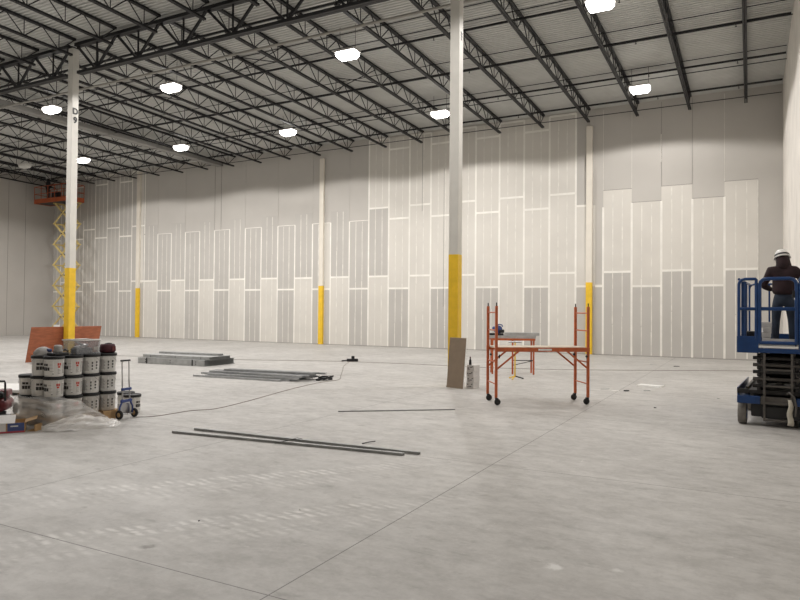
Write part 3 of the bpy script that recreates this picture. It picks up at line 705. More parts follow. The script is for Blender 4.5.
m = MB(); m.bbox((0, 0, .05), (.42, .14, .1), .02); m.build('body', M['black'], t); MB().bbox((.02, 0, .15), (.12, .1, .1), .02).build('adapter', M['black'], t); MB().tube((-.4, .02, .02), (-.2, 0, .04), .02).build('plug', M['black'], t)

# ------------------------------------------------------------------ brown board and cartons by the second column
t = thing('drywall_offcut', 'brown board offcut standing upright against the second white column', 'board', (-6.33, 14.90, .62), -.16, kind='thing')
m = MB(); m.box((0, 0, 0), (.47, .018, 1.22), Matrix.Rotation(-.10, 3, 'X') @ Matrix.Rotation(.012, 3, 'Y')); m.build('brown_face', M['brown'], t)
m = MB(); m.box((.0095, .0, .0), (.474, .012, 1.224), Matrix.Rotation(-.10, 3, 'X') @ Matrix.Rotation(.012, 3, 'Y')); m.build('white_edge', M['gypsum'], t)
for k in range(4):
    t = thing('supply_box', f'white box with black print beside the brown board, {["bottom of", "second up in", "third up in", "top of"][k]} the pile', 'box', (-6.02 + .008 * (k % 2), 15.20, .142 * k), -.25 + .04 * (k % 2), 'white boxes by the column', 'thing')
    MB().bbox((0, 0, .07), (.21, .26, .138), .004).build('carton', M['cardwhite'], t)
    m = MB()
    for (x, z, w_, h_) in ((-.06, .095 - .01 * k, .03, .03), (.015, .045 + .015 * k, .07, .018), (.06, .10, .04, .02), (-.045, .035, .05, .012)):
        m.box((x, -.1305, z), (w_, .003, h_))
    m.build('print', M['ink'], t)
t = thing('spray_bottle', 'slim black bottle standing on the white boxes by the column', 'bottle', (-6.06, 15.12, .569), kind='thing')
m = MB(); m.lathe([(0, 0), (.03, 0), (.032, .01), (.032, .11), (.015, .14), (.013, .17), (0, .17)], 12); m.build('body', M['black'], t); MB().lathe([(0, .17), (.017, .17), (.017, .2), (0, .2)], 10).build('cap', M['redtool'], t)

# ------------------------------------------------------------------ orange rolling scaffold
P1 = Vector((-4.50, 12.62, 0)); P2 = Vector((-2.92, 13.70, 0)); ex = (P2 - P1).normalized(); SL = (P2 - P1).length; ey = Vector((-ex.y, ex.x, 0)); SW = .69
t = thing('rolling_scaffold', 'orange rolling scaffold with light plywood deck and four castors', 'scaffold', P1, math.atan2(ex.y, ex.x), kind='thing')
for (x, e) in ((0, 1), (SL, -1)):
    for y_ in (0, SW):
        m = MB(); m.bbox((x, y_, 1.07), (.052, .052, 1.84), .006); lg = m.build('post', M['orange'], t)
        MB().tube((x, y_, 1.97), (x, y_, 2.06), .012).build('coupling_pin', M['dark_steel'], lg)
        m = MB(); m.lathe([(0, -.024), (.05, -.024), (.062, -.016), (.066, 0), (.062, .016), (.05, .024), (0, .024)], 18, (x + .03 * e, y_, .066), axis='Y'); cs = m.build('castor', M['rubber'], t)
        m = MB(); m.box((x + .015 * e, y_ - .03, .095), (.05, .005, .08)); m.box((x + .015 * e, y_ + .03, .095), (.05, .005, .08)); m.box((x + .01 * e, y_, .14), (.06, .066, .012)); m.tube((x, y_, .14), (x, y_, .18), .018); m.build('fork', M['black'], cs)
    for z in (.42, .86, 1.50, 1.86): MB().tube((x, .02, z), (x, SW - .02, z), .014).build('rung', M['orange'], t)
for y_ in (0, SW):
    yo = -.03 if y_ == 0 else .03
    m = MB(); m.bbox((SL / 2, y_ + yo, 1.115), (SL + .05, .022, .085), .004); m.build('side_rail', M['orange'], t)
    for (x, e) in ((0, 1), (SL, -1)):
        m = MB(); m.bar((x, y_ + yo, .72), (x + e * .46, y_ + yo, 1.09), .018, .035); m.build('brace', M['orange'], t)
        m = MB(); m.lathe([(0, -.02), (.02, -.02), (.02, .02), (0, .02)], 10, (x + .05 * e, y_ - .05, .98), axis='Y'); m.tube((x + .05 * e, y_ - .06, .94), (x + .05 * e, y_ - .06, 1.02), .009); m.build('spring_lock', M['black'], t)
m = MB(); m.bbox((SL / 2, SW / 2, 1.148), (SL - .06, SW - .03, .034), .004); m.build('deck', M['ply'], t)
m = MB(); m.box((SL * .52, -.0425, 1.115), (.28, .003, .035)); m.build('sticker', M['label'], t)

# ------------------------------------------------------------------ work bench behind the scaffold
B1 = Vector((-6.86, 18.90, 0)); B2 = Vector((-5.74, 19.40, 0)); bx = (B2 - B1).normalized(); BL = (B2 - B1).length
t = thing('work_bench', 'low orange work bench carrying steel pieces behind the rolling scaffold', 'work bench', B1, math.atan2(bx.y, bx.x), kind='thing')
for x in (0, .60, BL):
    for y_ in (0, .55):
        if x == .60 and y_ > 0: continue
        MB().bbox((x, y_, .52), (.05, .05, 1.04), .006).build('leg', M['orange'], t)
for y_ in (0, .55): MB().bbox((BL / 2, y_, 1.045), (BL + .10, .045, .06), .005).build('side_rail', M['orange'], t)
for x in (0, BL): MB().bbox((x, .275, 1.045), (.045, .55, .05), .005).build('end_rail', M['orange'], t)
MB().tube((.60, 0, .42), (BL, 0, .42), .013).build('stretcher', M['dark_steel'], t); MB().tube((.60, 0, .27), (BL, 0, .42), .011).build('diagonal', M['dark_steel'], t); MB().tube((0, 0, .42), (0, .55, .42), .013).build('stretcher', M['orange'], t)
for k in range(9):
    o = channel('steel_stud', (1.42 if k < 6 else 1.05) - .03 * (k % 3), .085, .07, M['galv'] if k % 2 else M['galv_dull'], None, False)
    p = B1 + bx * (BL / 2 + .02 * (k - 3)) + Vector((-bx.y, bx.x, 0)) * (.02 + .088 * (k if k < 6 else 2 * (k - 6))) + bx * (0 if k < 6 else .2); o.location = (p.x, p.y, 1.077 + (.087 if k > 5 else 0)); o.rotation_euler.z = math.atan2(bx.y, bx.x) + (.03 * (k - 7) if k > 5 else 0)
    tag(o, f'short grey steel stud lying on the orange work bench, {ordinal(k)} from the scaffold side', 'steel stud', 'steel pieces on the work bench', 'thing')
p = B1 + bx * .13 + Vector((-bx.y, bx.x, 0)) * .25
t = thing('chop_saw', 'dark blue chop saw on top of the work bench steel', 'saw', (p.x, p.y, 1.166), math.atan2(bx.y, bx.x), kind='thing')
MB().bbox((0, 0, .03), (.42, .3, .06), .01).build('base', M['black'], t)
m = MB(); m.lathe([(0, -.02), (.13, -.02), (.13, .02), (0, .02)], 20, (.05, -.02, .17), axis='Y'); m.build('blade_guard', M['blue2'], t)
m = MB(); m.lathe([(0, -.10), (.06, -.09), (.06, .09), (0, .10)], 14, (-.06, .08, .20), axis='Y'); m.build('motor', M['blue2'], t)
m = MB(); m.poly([(.0, 0, .28), (.08, 0, .33), (.17, 0, .31), (.19, 0, .25)], .017, 8); m.build('handle', M['blue2'], t)
MB().bbox((.16, 0, .12), (.16, .1, .10), .02).build('arm', M['black'], t)
t = thing('roller_stand', 'thin yellow roller stand with splayed feet before the work bench', 'stand', (-5.79, 17.78, 0), .3, kind='thing')
MB().tube((0, 0, .06), (0, 0, 1.02), .020).build('post', M['yellow'], t)
for a in (.2, 2.3, 4.4):
    m = MB(); m.tube((0, 0, .09), (.24 * math.cos(a), .24 * math.sin(a), .02), .017); m.build('foot', M['yellow'] if a > 1 else M['black'], t)
MB().tube((-.18, 0, 1.04), (.18, 0, 1.04), .024).build('roller', M['chrome'], t)

# ------------------------------------------------------------------ scraps on the floor
def scrap(x, y_, w_, d_, h_, rz, mt, lab, cat='scrap', nm='drywall_scrap'):
    w_ *= .8; d_ *= .8; h_ *= .7
    r = random.Random(int(abs(x * 1000))); n = 7; ring = [(w_ / 2 * math.cos(2 * PI * k / n) * r.uniform(.8, 1.2), d_ / 2 * math.sin(2 * PI * k / n) * r.uniform(.8, 1.2)) for k in range(n)]
    if 'offcut' in lab: ring = [(-w_ / 2, -d_ / 2), (w_ / 2, -d_ * .45), (w_ * .48, d_ / 2), (-w_ * .52, d_ * .46)]; n = 4
    m = MB(); m.add([(a, b, 0) for a, b in ring] + [(a * .96, b * .96, h_) for a, b in ring], [tuple(range(n))[::-1], tuple(range(n, 2 * n))] + [(k, (k + 1) % n, n + (k + 1) % n, n + k) for k in range(n)])
    o = m.build(nm, mt); o.location = (x, y_, 0); o.rotation_euler.z = rz; tag(o, lab, cat, kind='thing')
scrap(-2.25, 17.95, .78, .36, .05, -.3, M['gypsum'], 'white drywall offcut lying flat between the scaffold and the blue lift')
scrap(-2.20, 16.9, .18, .12, .02, .4, M['galv_dull'], 'small grey scrap just in front of the white offcut')
scrap(-2.62, 16.55, .20, .16, .03, 1.1, M['rubber'], 'dark scrap among the dust beyond the scaffold castors')
scrap(-2.86, 16.4, .26, .14, .015, .2, M['gypsum'], 'pale plaster crumb beside the dark scrap beyond the scaffold')
scrap(-3.15, 16.7, .30, .08, .012, .7, M['galv_dull'], 'thin grey metal scrap near the scaffold castors')
scrap(-1.66, 13.9, .06, .04, .02, 0, M['rubber'], 'tiny dark chip alone on the floor between scaffold and lift')
scrap(-.62, 16.2, .09, .05, .015, .5, M['galv_dull'], 'tiny grey chip on the floor near the blue lift')
scrap(-3.1, 25.5, .35, .12, .015, .1, M['galv_dull'], 'flat grey metal scrap on the floor close to the drywall')
scrap(-2.3, 25.2, .30, .16, .02, .5, M['rubber'], 'flat dark scrap on the floor close to the drywall')
scrap(-26.3, 19.4, .5, .25, .02, .4, M['rubber'], 'dark scrap on the floor beyond the red plywood')
scrap(-4.30, 4.35, .016, .02, .01, 0, M['rubber'], 'tiny dark pebble on the floor near the dark stain', 'pebble', 'pebble')
scrap(-3.72, 5.05, .02, .016, .01, 0, M['gypsum'], 'tiny white chip on the open concrete near the tied studs', 'chip', 'plaster_chip')

# ------------------------------------------------------------------ people
def skin_mesh(nodes, edges, sub=2, root=0):
    me = bpy.data.meshes.new('t'); me.from_pydata([n[0] for n in nodes], edges, [])
    o = bpy.data.objects.new('t', me); COL.objects.link(o)
    o.modifiers.new('s', 'SKIN'); sv = me.skin_vertices[0].data
    for i, n in enumerate(nodes): sv[i].radius = n[1] if isinstance(n[1], tuple) else (n[1], n[1]); sv[i].use_root = (i == root)
    s = o.modifiers.new('d', 'SUBSURF'); s.levels = sub; s.render_levels = sub
    dg = bpy.context.evaluated_depsgraph_get(); dg.update(); ev = bpy.data.meshes.new_from_object(o.evaluated_get(dg))
    vs = [v.co.copy() for v in ev.vertices]; fs = [tuple(p.vertices) for p in ev.polygons]
    bpy.data.objects.remove(o); return vs, fs
def V(*a): return Vector(a)
def person(loc, rz, label, arms, scale=1.0, tilt=0.0, nod=-.25, jm=None, pm=None, legs=None, group=None, hood=True, bend=0.0):
    """Body faces local +Y. arms: for side -1/+1 (shoulder offset handled), elbow, wrist and finger direction."""
    t = thing('person', label, 'person', loc, rz, kind='thing'); t.scale = (scale,) * 3
    RB = Matrix.Rotation(-bend, 3, 'X')
    def tb(p): p = Vector(p); return RB @ (p - V(0, 0, .95)) + V(0, 0, .95) if p.z > .95 else p
    RH = Matrix.Rotation(tilt, 3, 'Y') @ Matrix.Rotation(nod, 3, 'X'); hp = V(0, .015, 1.50)
    def hd(p): return tb(RH @ (Vector(p) - hp) + hp)
    lg = legs or {-1: ((-.10, .0, .90), (-.125, .03, .50), (-.14, -.01, .09), (-.15, .13, .035)), 1: ((.10, .0, .90), (.13, .03, .50), (.15, -.01, .09), (.17, .13, .035))}
    # body: pelvis-rooted continuous figure
    nd = [(tb((0, 0, .95)), .095), (tb((0, 0, 1.10)), .088), (tb((0, .0, 1.28)), .10), (tb((0, .0, 1.41)), .075), (tb((0, .01, 1.48)), .056), (hd((0, .03, 1.545)), .068), (hd((0, .035, 1.62)), (.078, .092)), (hd((0, .03, 1.69)), (.06, .07))]
    ed = [(0, 1), (1, 2), (2, 3), (3, 4), (4, 5), (5, 6), (6, 7)]
    def add(p, r, par): nd.append((Vector(p), r)); ed.append((par, len(nd) - 1)); return len(nd) - 1
    for s in (-1, 1):
        hip, knee, ank, toe = lg[s]
        i = add(hip, .07, 0); i = add((Vector(hip) + Vector(knee)) / 2, .06, i); i = add(knee, .047, i); i = add((Vector(knee) * .6 + Vector(ank) * .4), .045, i); i = add(ank, .038, i); add(toe, .034, i)
        sh = tb((s * .185, 0, 1.40)); el, wr, fd = (Vector(q) for q in arms[s]); el, wr = tb(el), tb(wr)
        i = add(sh, .048, 3); i = add((sh + el) / 2, .042, i); i = add(el, .041, i); i = add((el * .6 + wr * .4), .039, i); i = add(wr, (.026, .026), i)
        fd = fd.normalized(); add(wr + fd * .07, (.034, .018), i)
    add(hd((0, .128, 1.600)), .012, 6); add(hd((-.082, .02, 1.61)), .014, 6); add(hd((.082, .02, 1.61)), .014, 6)
    vs, fs = skin_mesh(nd, ed)
    b = MB(); b.add(vs, fs, 0, True)
    for s in (-1, 1):
        wr = tb(arms[s][1]); fd = Vector(arms[s][2]).normalized(); side = fd.cross(V(0, 0, 1)); side = side.normalized() if side.length > .1 else V(1, 0, 0); dn = fd.cross(side).normalized()
        if dn.z > 0: dn = -dn
        for k, L in enumerate((.070, .080, .075, .058)):
            o = wr + fd * .06 + side * (k - 1.5) * .019; q = [(o, .009), (o + fd * L * .5, .0088), (o + fd * L * .8 + dn * L * .25, .0082), (o + fd * L * .9 + dn * L * .55, .007)]
            v2, f2 = skin_mesh(q, [(0, 1), (1, 2), (2, 3)], 1); b.add(v2, f2, 0, True)
        o = wr + fd * .03 - side * s * .02; q = [(o, .011), (o - side * s * .025 + fd * .03, .010), (o - side * s * .028 + fd * .06 + dn * .015, .0085)]
        v2, f2 = skin_mesh(q, [(0, 1), (1, 2)], 1); b.add(v2, f2, 0, True)
    b.build('body', M['skin'], t)
    for s in (-1, 1):
        e = MB(); e.lathe([(0, -.011), (.008, -.008), (.011, 0), (.008, .008), (0, .011)], 10, hd((s * .032, .112, 1.628))); e.build('eye', M['black'], t)
    e = MB(); p, q = hd((-.024, .118, 1.562)), hd((.024, .118, 1.562)); e.bar(p, q, .012, .008); e.build('mouth', M['cardred'], t)
    # jacket with sleeves
    nd = [(tb((0, 0, .93)), (.205, .165)), (tb((0, 0, 1.08)), (.20, .16)), (tb((0, .0, 1.26)), (.205, .165)), (tb((0, .0, 1.40)), (.165, .14)), (tb((0, .012, 1.475)), (.10, .10))]
    ed = [(0, 1), (1, 2), (2, 3), (3, 4)]
    for s in (-1, 1):
        sh = tb((s * .205, 0, 1.395)); el, wr, fd = (Vector(q) for q in arms[s]); el, wr = tb(el), tb(wr)
        i = add(sh, .098, 3); i = add((sh + el) / 2, .070, i); i = add(el, .062, i); i = add((el * .5 + wr * .5), .054, i); i = add(wr + (el - wr) * .06, .043, i)
    vs, fs = skin_mesh(nd, ed)
    j = MB(); j.add(vs, fs, 0, True); jk = j.build('jacket', jm or M['jacket'], t)
    if hood:
        h = MB(); prof = [(.125, 1.425), (.135, 1.47), (.128, 1.53), (.122, 1.60), (.112, 1.66), (.09, 1.70)]
        n = 18; vv = []
        for (r, z) in prof:
            for k in range(n):
                a = math.radians(-235 + 290 * k / (n - 1)); vv.append(hd((r * math.cos(a) * .92, .018 + r * math.sin(a), z)) if z > 1.5 else tb((r * math.cos(a), .02 + r * math.sin(a), z)))
        h.add(vv, [(i * n + k, i * n + k + 1, (i + 1) * n + k + 1, (i + 1) * n + k) for i in range(len(prof) - 1) for k in range(n - 1)], 0, True)
        ho = h.build('hood', jm or M['jacket'], jk); md = ho.modifiers.new('thick', 'SOLIDIFY'); md.thickness = .014
    else:
        h = MB(); vv = []
        for (r, z) in ((.088, 1.54), (.094, 1.60), (.094, 1.66)):
            for k in range(14): a = math.radians(-215 + 250 * k / 13); vv.append(hd((r * math.cos(a) * .92, .025 + r * math.sin(a) * 1.03, z)))
        h.add(vv, [(i * 14 + k, i * 14 + k + 1, (i + 1) * 14 + k + 1, (i + 1) * 14 + k) for i in range(2) for k in range(13)], 0, True); h.build('hair', M['hair'], t)
    # trousers
    nd = [(tb((0, 0, 1.02)), (.150, .115)), (V(0, 0, .93), (.165, .125)), (V(0, .0, .87), (.14, .115))]; ed = [(0, 1), (1, 2)]
    for s in (-1, 1):
        hip, knee, ank, toe = (Vector(q) for q in lg[s])
        i = add(hip + V(0, 0, -.06), .105, 2); i = add((hip + knee) / 2, .092, i); i = add(knee, .074, i); i = add(knee * .5 + ank * .5, .070, i); i = add(ank + V(0, 0, -.03), .066, i)
    vs, fs = skin_mesh(nd, ed); j = MB(); j.add(vs, fs, 0, True); j.build('trousers', pm or M['jeans'], t)
    for s in (-1, 1):
        hip, knee, ank, toe = (Vector(q) for q in lg[s]); z0 = ank.z - .09
        vs, fs = skin_mesh([(ank + V(0, 0, .03), .050), (ank + V(0, -.01, -.035), .048), (ank * .5 + toe * .5 + V(0, 0, -.01), .045), (toe + V(0, .03, 0), .038)], [(0, 1), (1, 2), (2, 3)]); j = MB()
        vs = [V(v.x, v.y, max(v.z, z0)) for v in vs]; j.add(vs, fs, 0, True); j.build('boot', M['boot'], t)
    # hard hat
    h = MB(); prof = [(.132, 1.655), (.134, 1.675), (.130, 1.71), (.115, 1.755), (.085, 1.788), (.045, 1.803), (0, 1.806)]; n = 22; vv = []
    for (r, z) in prof:
        for k in range(n): a = 2 * PI * k / n; vv.append(hd((r * math.cos(a) * .90, .025 + r * math.sin(a) * 1.06, z)))
    h.add(vv, [(i * n + k, i * n + (k + 1) % n, (i + 1) * n + (k + 1) % n, (i + 1) * n + k) for i in range(len(prof) - 1) for k in range(n)], 0, True)
    ha = h.build('hard_hat', M['hat'], t)
    h = MB(); vv = []
    for (r, z) in ((.120, 1.660), (.150, 1.652), (.150, 1.646), (.120, 1.650)):
        for k in range(n): a = 2 * PI * k / n; e = .045 * max(0, math.sin(a)) ** 2; vv.append(hd(((r + e * .3) * math.cos(a) * .92, .025 + (r + e) * math.sin(a) * 1.04, z - e * .15)))
    h.add(vv, [(i * n + k, i * n + (k + 1) % n, ((i + 1) % 4) * n + (k + 1) % n, ((i + 1) % 4) * n + k) for i in range(4) for k in range(n)], 0, True); h.build('brim', M['hat'], ha)
    h = MB(); vv = []
    for (r, z) in ((.1355, 1.678), (.1345, 1.708)):
        for k in range(n): a = 2 * PI * k / n; vv.append(hd((r * math.cos(a) * .91, .025 + r * math.sin(a) * 1.065, z)))
    h.add(vv, [(k, (k + 1) % n, n + (k + 1) % n, n + k) for k in range(n)], 0, True); h.build('dark_band', M['black'], ha)
    return t

# ------------------------------------------------------------------ blue scissor lift
LC = V(.454, 13.67, 0); LR = math.radians(-4)
t = thing('scissor_lift', 'blue scissor lift with lowered black scissor stack beside the right wall', 'scissor lift', LC, LR, kind='thing')
LW, LL = .575, 1.15
m = MB(); m.bbox((0, 0, .30), (.74, 2.10, .30), .02); m.bbox((0, 0, .55), (.98, 1.9, .07), .01, mi=1); m.build('chassis', [M['black'], M['scissor']], t)
for (x, yv, w_, mt_) in ((-.40, -1.115, .35, 'blue'), (.43, -1.115, .29, 'blue'), (.03, -1.11, .51, 'scissorgrey'), (0, 1.115, LW * 2, 'blue')): MB().bbox((x, yv, .435), (w_ - .004, .07, .13), .012).build('bumper', M[mt_], t)
for s in (-1, 1):
    m = MB(); m.bbox((s * .49, 0, .475), (.17, 2.16, .05), .01); m.bbox((s * .565, 0, .56), (.02, 2.2, .14), .006); m.bbox((s * .49, -1.10, .575), (.17, .03, .08), .006, mi=1); m.bbox((s * .44, .1, .60), (.05, 1.9, .06), .008, mi=1); m.build('side_tray', [M['blue'], M['black']], t)
    for yv in (-.92, .90):
        w = MB(); w.lathe([(0, -.06), (.12, -.065), (.175, -.065), (.187, -.05), (.19, 0), (.187, .05), (.175, .065), (.12, .065), (0, .06)], 26, (s * .505, yv, .19), axis='X'); wh = w.build('wheel', M['tyre'], t)
        w = MB(); w.lathe([(0, -.07), (.10, -.07), (.11, -.06), (.11, .06), (.10, .07), (0, .07)], 18, (s * .505, yv, .19), axis='X'); w.build('hub', M['blue'], wh)
m = MB(); m.bbox((.10, -1.09, .24), (.62, .05, .20), .01); m.build('battery_door', M['black'], t)
# entry ladder on the near end
for x in (-.165, .23): MB().bbox((x, -1.165, .66), (.035, .03, 1.12), .005).build('ladder_rail', M['scissorgrey'], t)
for z in (.12, .40, .68, .95): MB().bbox((.033, -1.165, z), (.38, .04, .03), .005).build('ladder_rung', M['scissorgrey'], t)
# scissor stack
zs = [.66 + .118 * k for k in range(5)]
for k, z in enumerate(zs):
    for s in (-1, 1):
        MB().bar((.02 + s * .28, -.98, z - .028), (.02 + s * .28, .98, z + .045), .045, .09).build('scissor_arm', M['scissor'], t)
        MB().bar((.02 + s * .225, -.98, z + .045), (.02 + s * .225, .98, z - .028), .045, .09).build('scissor_arm', M['scissor'], t)
    for yv in (-.96, 0, .96): MB().tube((-.345, yv, z), (.385, yv, z), .030, 10).build('pivot_tube', M['scissorgrey'] if k % 2 else M['scissor'], t)
MB().bbox((.02, .0, .625), (.12, .9, .05), .02).build('lift_cylinder', M['scissorgrey'], t)
# platform
FZ = 1.29
m = MB(); m.box((0, 0, FZ - .02), (LW * 2 - .03, LL * 2 - .03, .04)); m.build('platform_floor', M['scissorgrey'], t)
for s in (-1, 1): MB().bbox((s * (LW - .012), 0, 1.36), (.024, LL * 2, .27), .005).build('toe_board', M['blue'], t)
m = MB(); m.bbox((-.41, -LL + .012, 1.36), (.32, .026, .28), .005); m.bbox((.45, -LL + .012, 1.36), (.25, .026, .28), .005); m.bbox((.035, -LL + .012, 1.265), (.6, .026, .075), .004); m.build('toe_board', M['blue'], t)
MB().bbox((0, LL - .012, 1.36), (LW * 2 - .05, .024, .27), .005).build('toe_board', M['blue'], t)
MB().bbox((.033, -LL + .02, 1.328), (.57, .03, .035), .004).build('plate', M['label'], t)['label'] = 'pale sill under the gate'  # white plate strip put in between toe board and gate
def loop(name, x0, x1, z0, z1, yv, r, rl, rr, mids=(), parent=None):
    p = [(x0, yv, z0), (x0, yv, z1 - rl)]
    if rl > .02: p += [(x0 + rl * (1 - math.cos(a)), yv, z1 - rl + rl * math.sin(a)) for a in (PI / 6, PI / 3)]
    p += [(x0 + rl, yv, z1), (x1 - rr, yv, z1)]
    if rr > .02: p += [(x1 - rr + rr * math.sin(a), yv, z1 - rr + rr * math.cos(a)) for a in (PI / 6, PI / 3)]
    p += [(x1, yv, z1 - rr), (x1, yv, z0)]
    m = MB(); m.poly(p, r, 10)
    for z in mids: m.tube((x0, yv, z), (x1, yv, z), r)
    return m.build(name, M['blue'], parent or t)
loop('end_rail', -.545, -.285, 1.45, 2.46, -LL + .02, .026, .09, .01, (1.96,))
loop('end_rail', .345, .545, 1.45, 2.46, -LL + .02, .026, .01, .09, (1.96,))
g = loop('gate', -.235, .295, 1.385, 2.46, -LL + .02, .030, .10, .10, (1.395,))
MB().bbox((.03, -LL + .02, 1.96), (.52, .035, .06), .01).build('gate_rail', M['blue'], g)
MB().bbox((.265, -LL + .02, 2.20), (.06, .04, .12), .008).build('gate_latch', M['black'], g)
MB().tube((-.475, -LL + .08, 1.48), (-.475, -LL + .08, 2.42), .042, 12).build('manual_tube', M['blue'], t)
MB().bbox((.40, -LL + .05, 1.96), (.06, .03, 1.0), .008).build('gate_post', M['blue'], t); MB().bbox((-.262, -LL + .03, 1.92), (.03, .03, .94), .006).build('gate_post', M['blue'], t)
for s in (-1, 1):
    x = s * (LW - .03)
    for z in (2.46, 1.96): MB().tube((x, -LL + .05, z), (x, LL - .03, z), .023).build('side_rail', M['blue'], t)
    for yv in (-.4, .4, LL - .04): MB().tube((x, yv, 1.45), (x, yv, 2.46), .018).build('rail_post', M['blue'], t)
loop('end_rail', -.545, .545, 1.45, 2.46, LL - .02, .019, .09, .09, (1.96,)); MB().tube((-.2, LL - .02, 1.45), (-.2, LL - .02, 2.46), .018).build('rail_post', M['blue'], t)
MB().bbox((.42, .85, 2.38), (.2, .16, .2), .02).build('control_box', M['black'], t)
def lift_pt(x, y_, z): q = LC + Rz(LR) @ V(x, y_, 0); return (q.x, q.y, z)
o = MB().poly([(0, 0, .55), (.03, -.03, .58), (.10, -.05, .52), (.13, -.045, .38), (.12, -.04, .2)], .016, 7).build('hose_loop', M['scissorgrey'], t); o.location = (.16, -1.19, .02)
tg = thing('pale_tag', 'pale rag hanging low from the entry ladder of the blue lift', 'rag', lift_pt(.205, -1.205, .06), LR, kind='thing')
m = MB(); vs = []
for i in range(9):
    z = .42 * i / 8; w_ = .025 + .02 * (1 - i / 8) ** .5
    for sx in (-1, 1): vs.append((sx * w_ + .012 * math.sin(i * 1.3), .008 * math.sin(i * 2.1 + sx), z))
m.add(vs, [(2 * i, 2 * i + 1, 2 * i + 3, 2 * i + 2) for i in range(8)], 0, True); o = m.build('cloth', M['rag'], tg); md = o.modifiers.new('thick', 'SOLIDIFY'); md.thickness = .008
# what stands on the platform
for k in range(5):
    o = MB().bbox((0, 0, .044), (.15 - .02 * (k % 2), .22, .086), .006).build('screw_box', M['cardwhite']); q = lift_pt(-.175 + .012 * (k % 2), -.62, FZ + .002 + .089 * k); o.location = q; o.rotation_euler.z = LR + .05 * k
    tag(o, f'white carton on the blue lift platform by the worker, {["lowest of", "second up in", "third up in", "fourth up in", "topmost of"][k]} its stack', 'carton', 'cartons on the blue lift', 'thing')
o = MB().bbox((0, 0, .085), (.46, .03, .17), .003).build('drywall_strip', M['cardwhite']); o.location = lift_pt(.04, -1.02, FZ + .002); o.rotation_euler.z = LR
tag(o, 'pale drywall strip standing on edge inside the blue lift gate', 'strip', kind='thing')
o = MB().bbox((0, 0, .14), (.16, .26, .28), .02).build('tool_case', M['black']); o.location = lift_pt(-.40, -.55, FZ + .002); o.rotation_euler.z = LR
tag(o, 'black tool case on the blue lift platform behind the narrow end rail', 'case', kind='thing')
q = lift_pt(.09, -.42, FZ + .001)
person(q, LR - .02, 'person in maroon hooded jacket and white hard hat standing on the blue lift', {-1: ((-.33, .06, 1.13), (-.20, .30, 1.06), (.35, .9, -.1)), 1: ((.33, .06, 1.14), (.22, .30, 1.10), (-.25, .9, -.1))}, .955, tilt=-.16, nod=-.28)

# ------------------------------------------------------------------ raised orange lift in the far corner
OC = V(-40.78, 28.75, 0)
t = thing('scissor_lift', 'orange scissor lift raised to the roof in the far corner behind the lettered column', 'scissor lift', OC, 0, kind='thing')
m = MB(); m.bbox((0, 0, .40), (2.3, 1.0, .34), .03); m.build('chassis', M['orange_lift'], t)
for x in (-.85, .85):
    for yv in (-.48, .48):
        w = MB(); w.lathe([(0, -.08), (.22, -.08), (.26, -.05), (.26, .05), (.22, .08), (0, .08)], 20, (x, yv, .262), axis='Y'); w.build('wheel', M['rubber'], t)
m = MB(); m.bbox((-.25, -.46, .66), (.6, .06, .2), .01); m.build('cover', M['gypsum'], t)
z0, zt, nl = .60, 8.98, 6; hgt = (zt - z0) / nl; hw = .86
for k in range(nl):
    za, zb = z0 + hgt * k, z0 + hgt * (k + 1)
    for yv in (-.36, .36):
        MB().bar((-hw, yv, za), (hw, yv, zb), .05, .10).build('scissor_arm', M['liftyellow'], t); MB().bar((hw, yv + (.07 if yv < 0 else -.07), za), (-hw, yv + (.07 if yv < 0 else -.07), zb), .06, .13).build('scissor_arm', M['liftyellow'], t)
    for x in (-hw, hw): MB().tube((x, -.42, zb), (x, .42, zb), .045).build('pivot_tube', M['liftyellow'], t)
    MB().tube((0, -.42, (za + zb) / 2), (0, .42, (za + zb) / 2), .04).build('pivot_tube', M['scissor'], t)
PX0, PX1, PZ0 = -2.70, .90, 9.06
pc = (PX0 + PX1) / 2; pw = PX1 - PX0
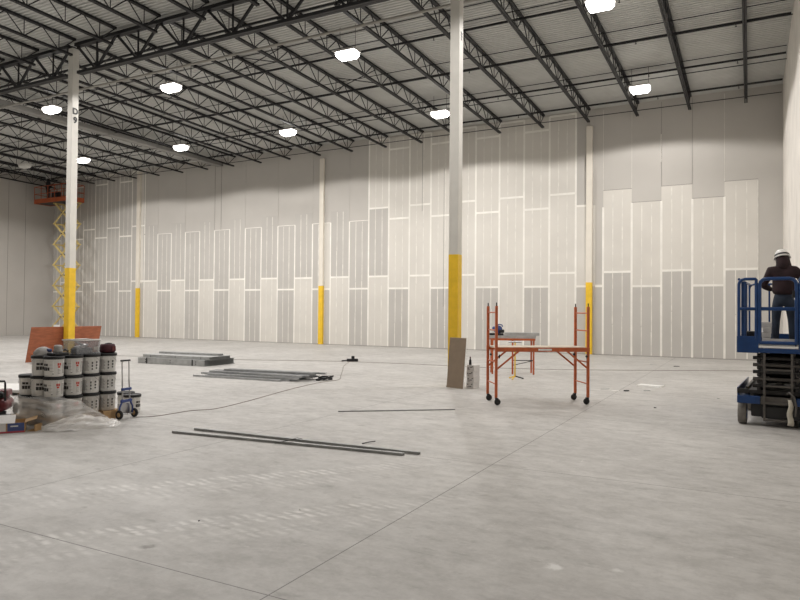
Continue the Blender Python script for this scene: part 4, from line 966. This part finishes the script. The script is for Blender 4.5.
m = MB(); m.box((pc, 0, PZ0 + .04), (pw, 1.15, .08)); m.build('platform_floor', M['scissor'], t)
for s in (-1, 1): MB().bbox((pc, s * .59, PZ0 + .12), (pw, .04, .30), .006).build('toe_board', M['orange_lift'], t)
for x in (PX0, PX1): MB().bbox((x, 0, PZ0 + .12), (.04, 1.2, .30), .006).build('toe_board', M['orange_lift'], t)
for s in (-1, 1):
    for z in (.62, 1.12): MB().tube((PX0, s * .58, PZ0 + z), (PX1, s * .58, PZ0 + z), .022).build('side_rail', M['orange_lift'], t)
    for k in range(6): x = PX0 + pw * k / 5; MB().tube((x, s * .58, PZ0 + .2), (x, s * .58, PZ0 + 1.12), .022).build('rail_post', M['orange_lift'], t)
for x in (PX0, PX1):
    for z in (.62, 1.12): MB().tube((x, -.58, PZ0 + z), (x, .58, PZ0 + z), .022).build('end_rail', M['orange_lift'], t)
person((OC.x - 2.05, OC.y - .05, PZ0 + .082), -.4, 'person in dark work clothes on the orange raised lift', {-1: ((-.30, .05, 1.15), (-.16, .30, 1.22), (.2, .9, .3)), 1: ((.30, .08, 1.18), (.18, .33, 1.30), (-.2, .9, .3))}, 1.0, nod=.1, jm=M['jeansdark'], pm=M['jeansdark'], hood=False)
o = MB().bbox((0, 0, .35), (.5, .4, .70), .03).build('tool_box', M['black']); o.location = (OC.x - 1.2, OC.y, PZ0 + .082); tag(o, 'dark box on the orange raised lift platform', 'box', kind='thing')
o = MB().bbox((0, 0, .20), (.7, .5, .40), .03).build('material_box', M['maroon']); o.location = (OC.x - 2.4, OC.y + .25, PZ0 + .082)
bpy.data.objects.remove(o)

# ------------------------------------------------------------------ world and view
w = bpy.data.worlds.new('world'); scn.world = w; w.use_nodes = True
w.node_tree.nodes['Background'].inputs[0].default_value = (0, 0, 0, 1)
vs_ = scn.view_settings; vs_.view_transform = 'Standard'; vs_.look = 'None'; vs_.gamma = 1; vs_.use_curve_mapping = False; vs_.exposure = 0.10
scn.cycles.max_bounces = 6; scn.cycles.diffuse_bounces = 4; scn.cycles.transparent_max_bounces = 12
scn.cycles.use_denoising = True
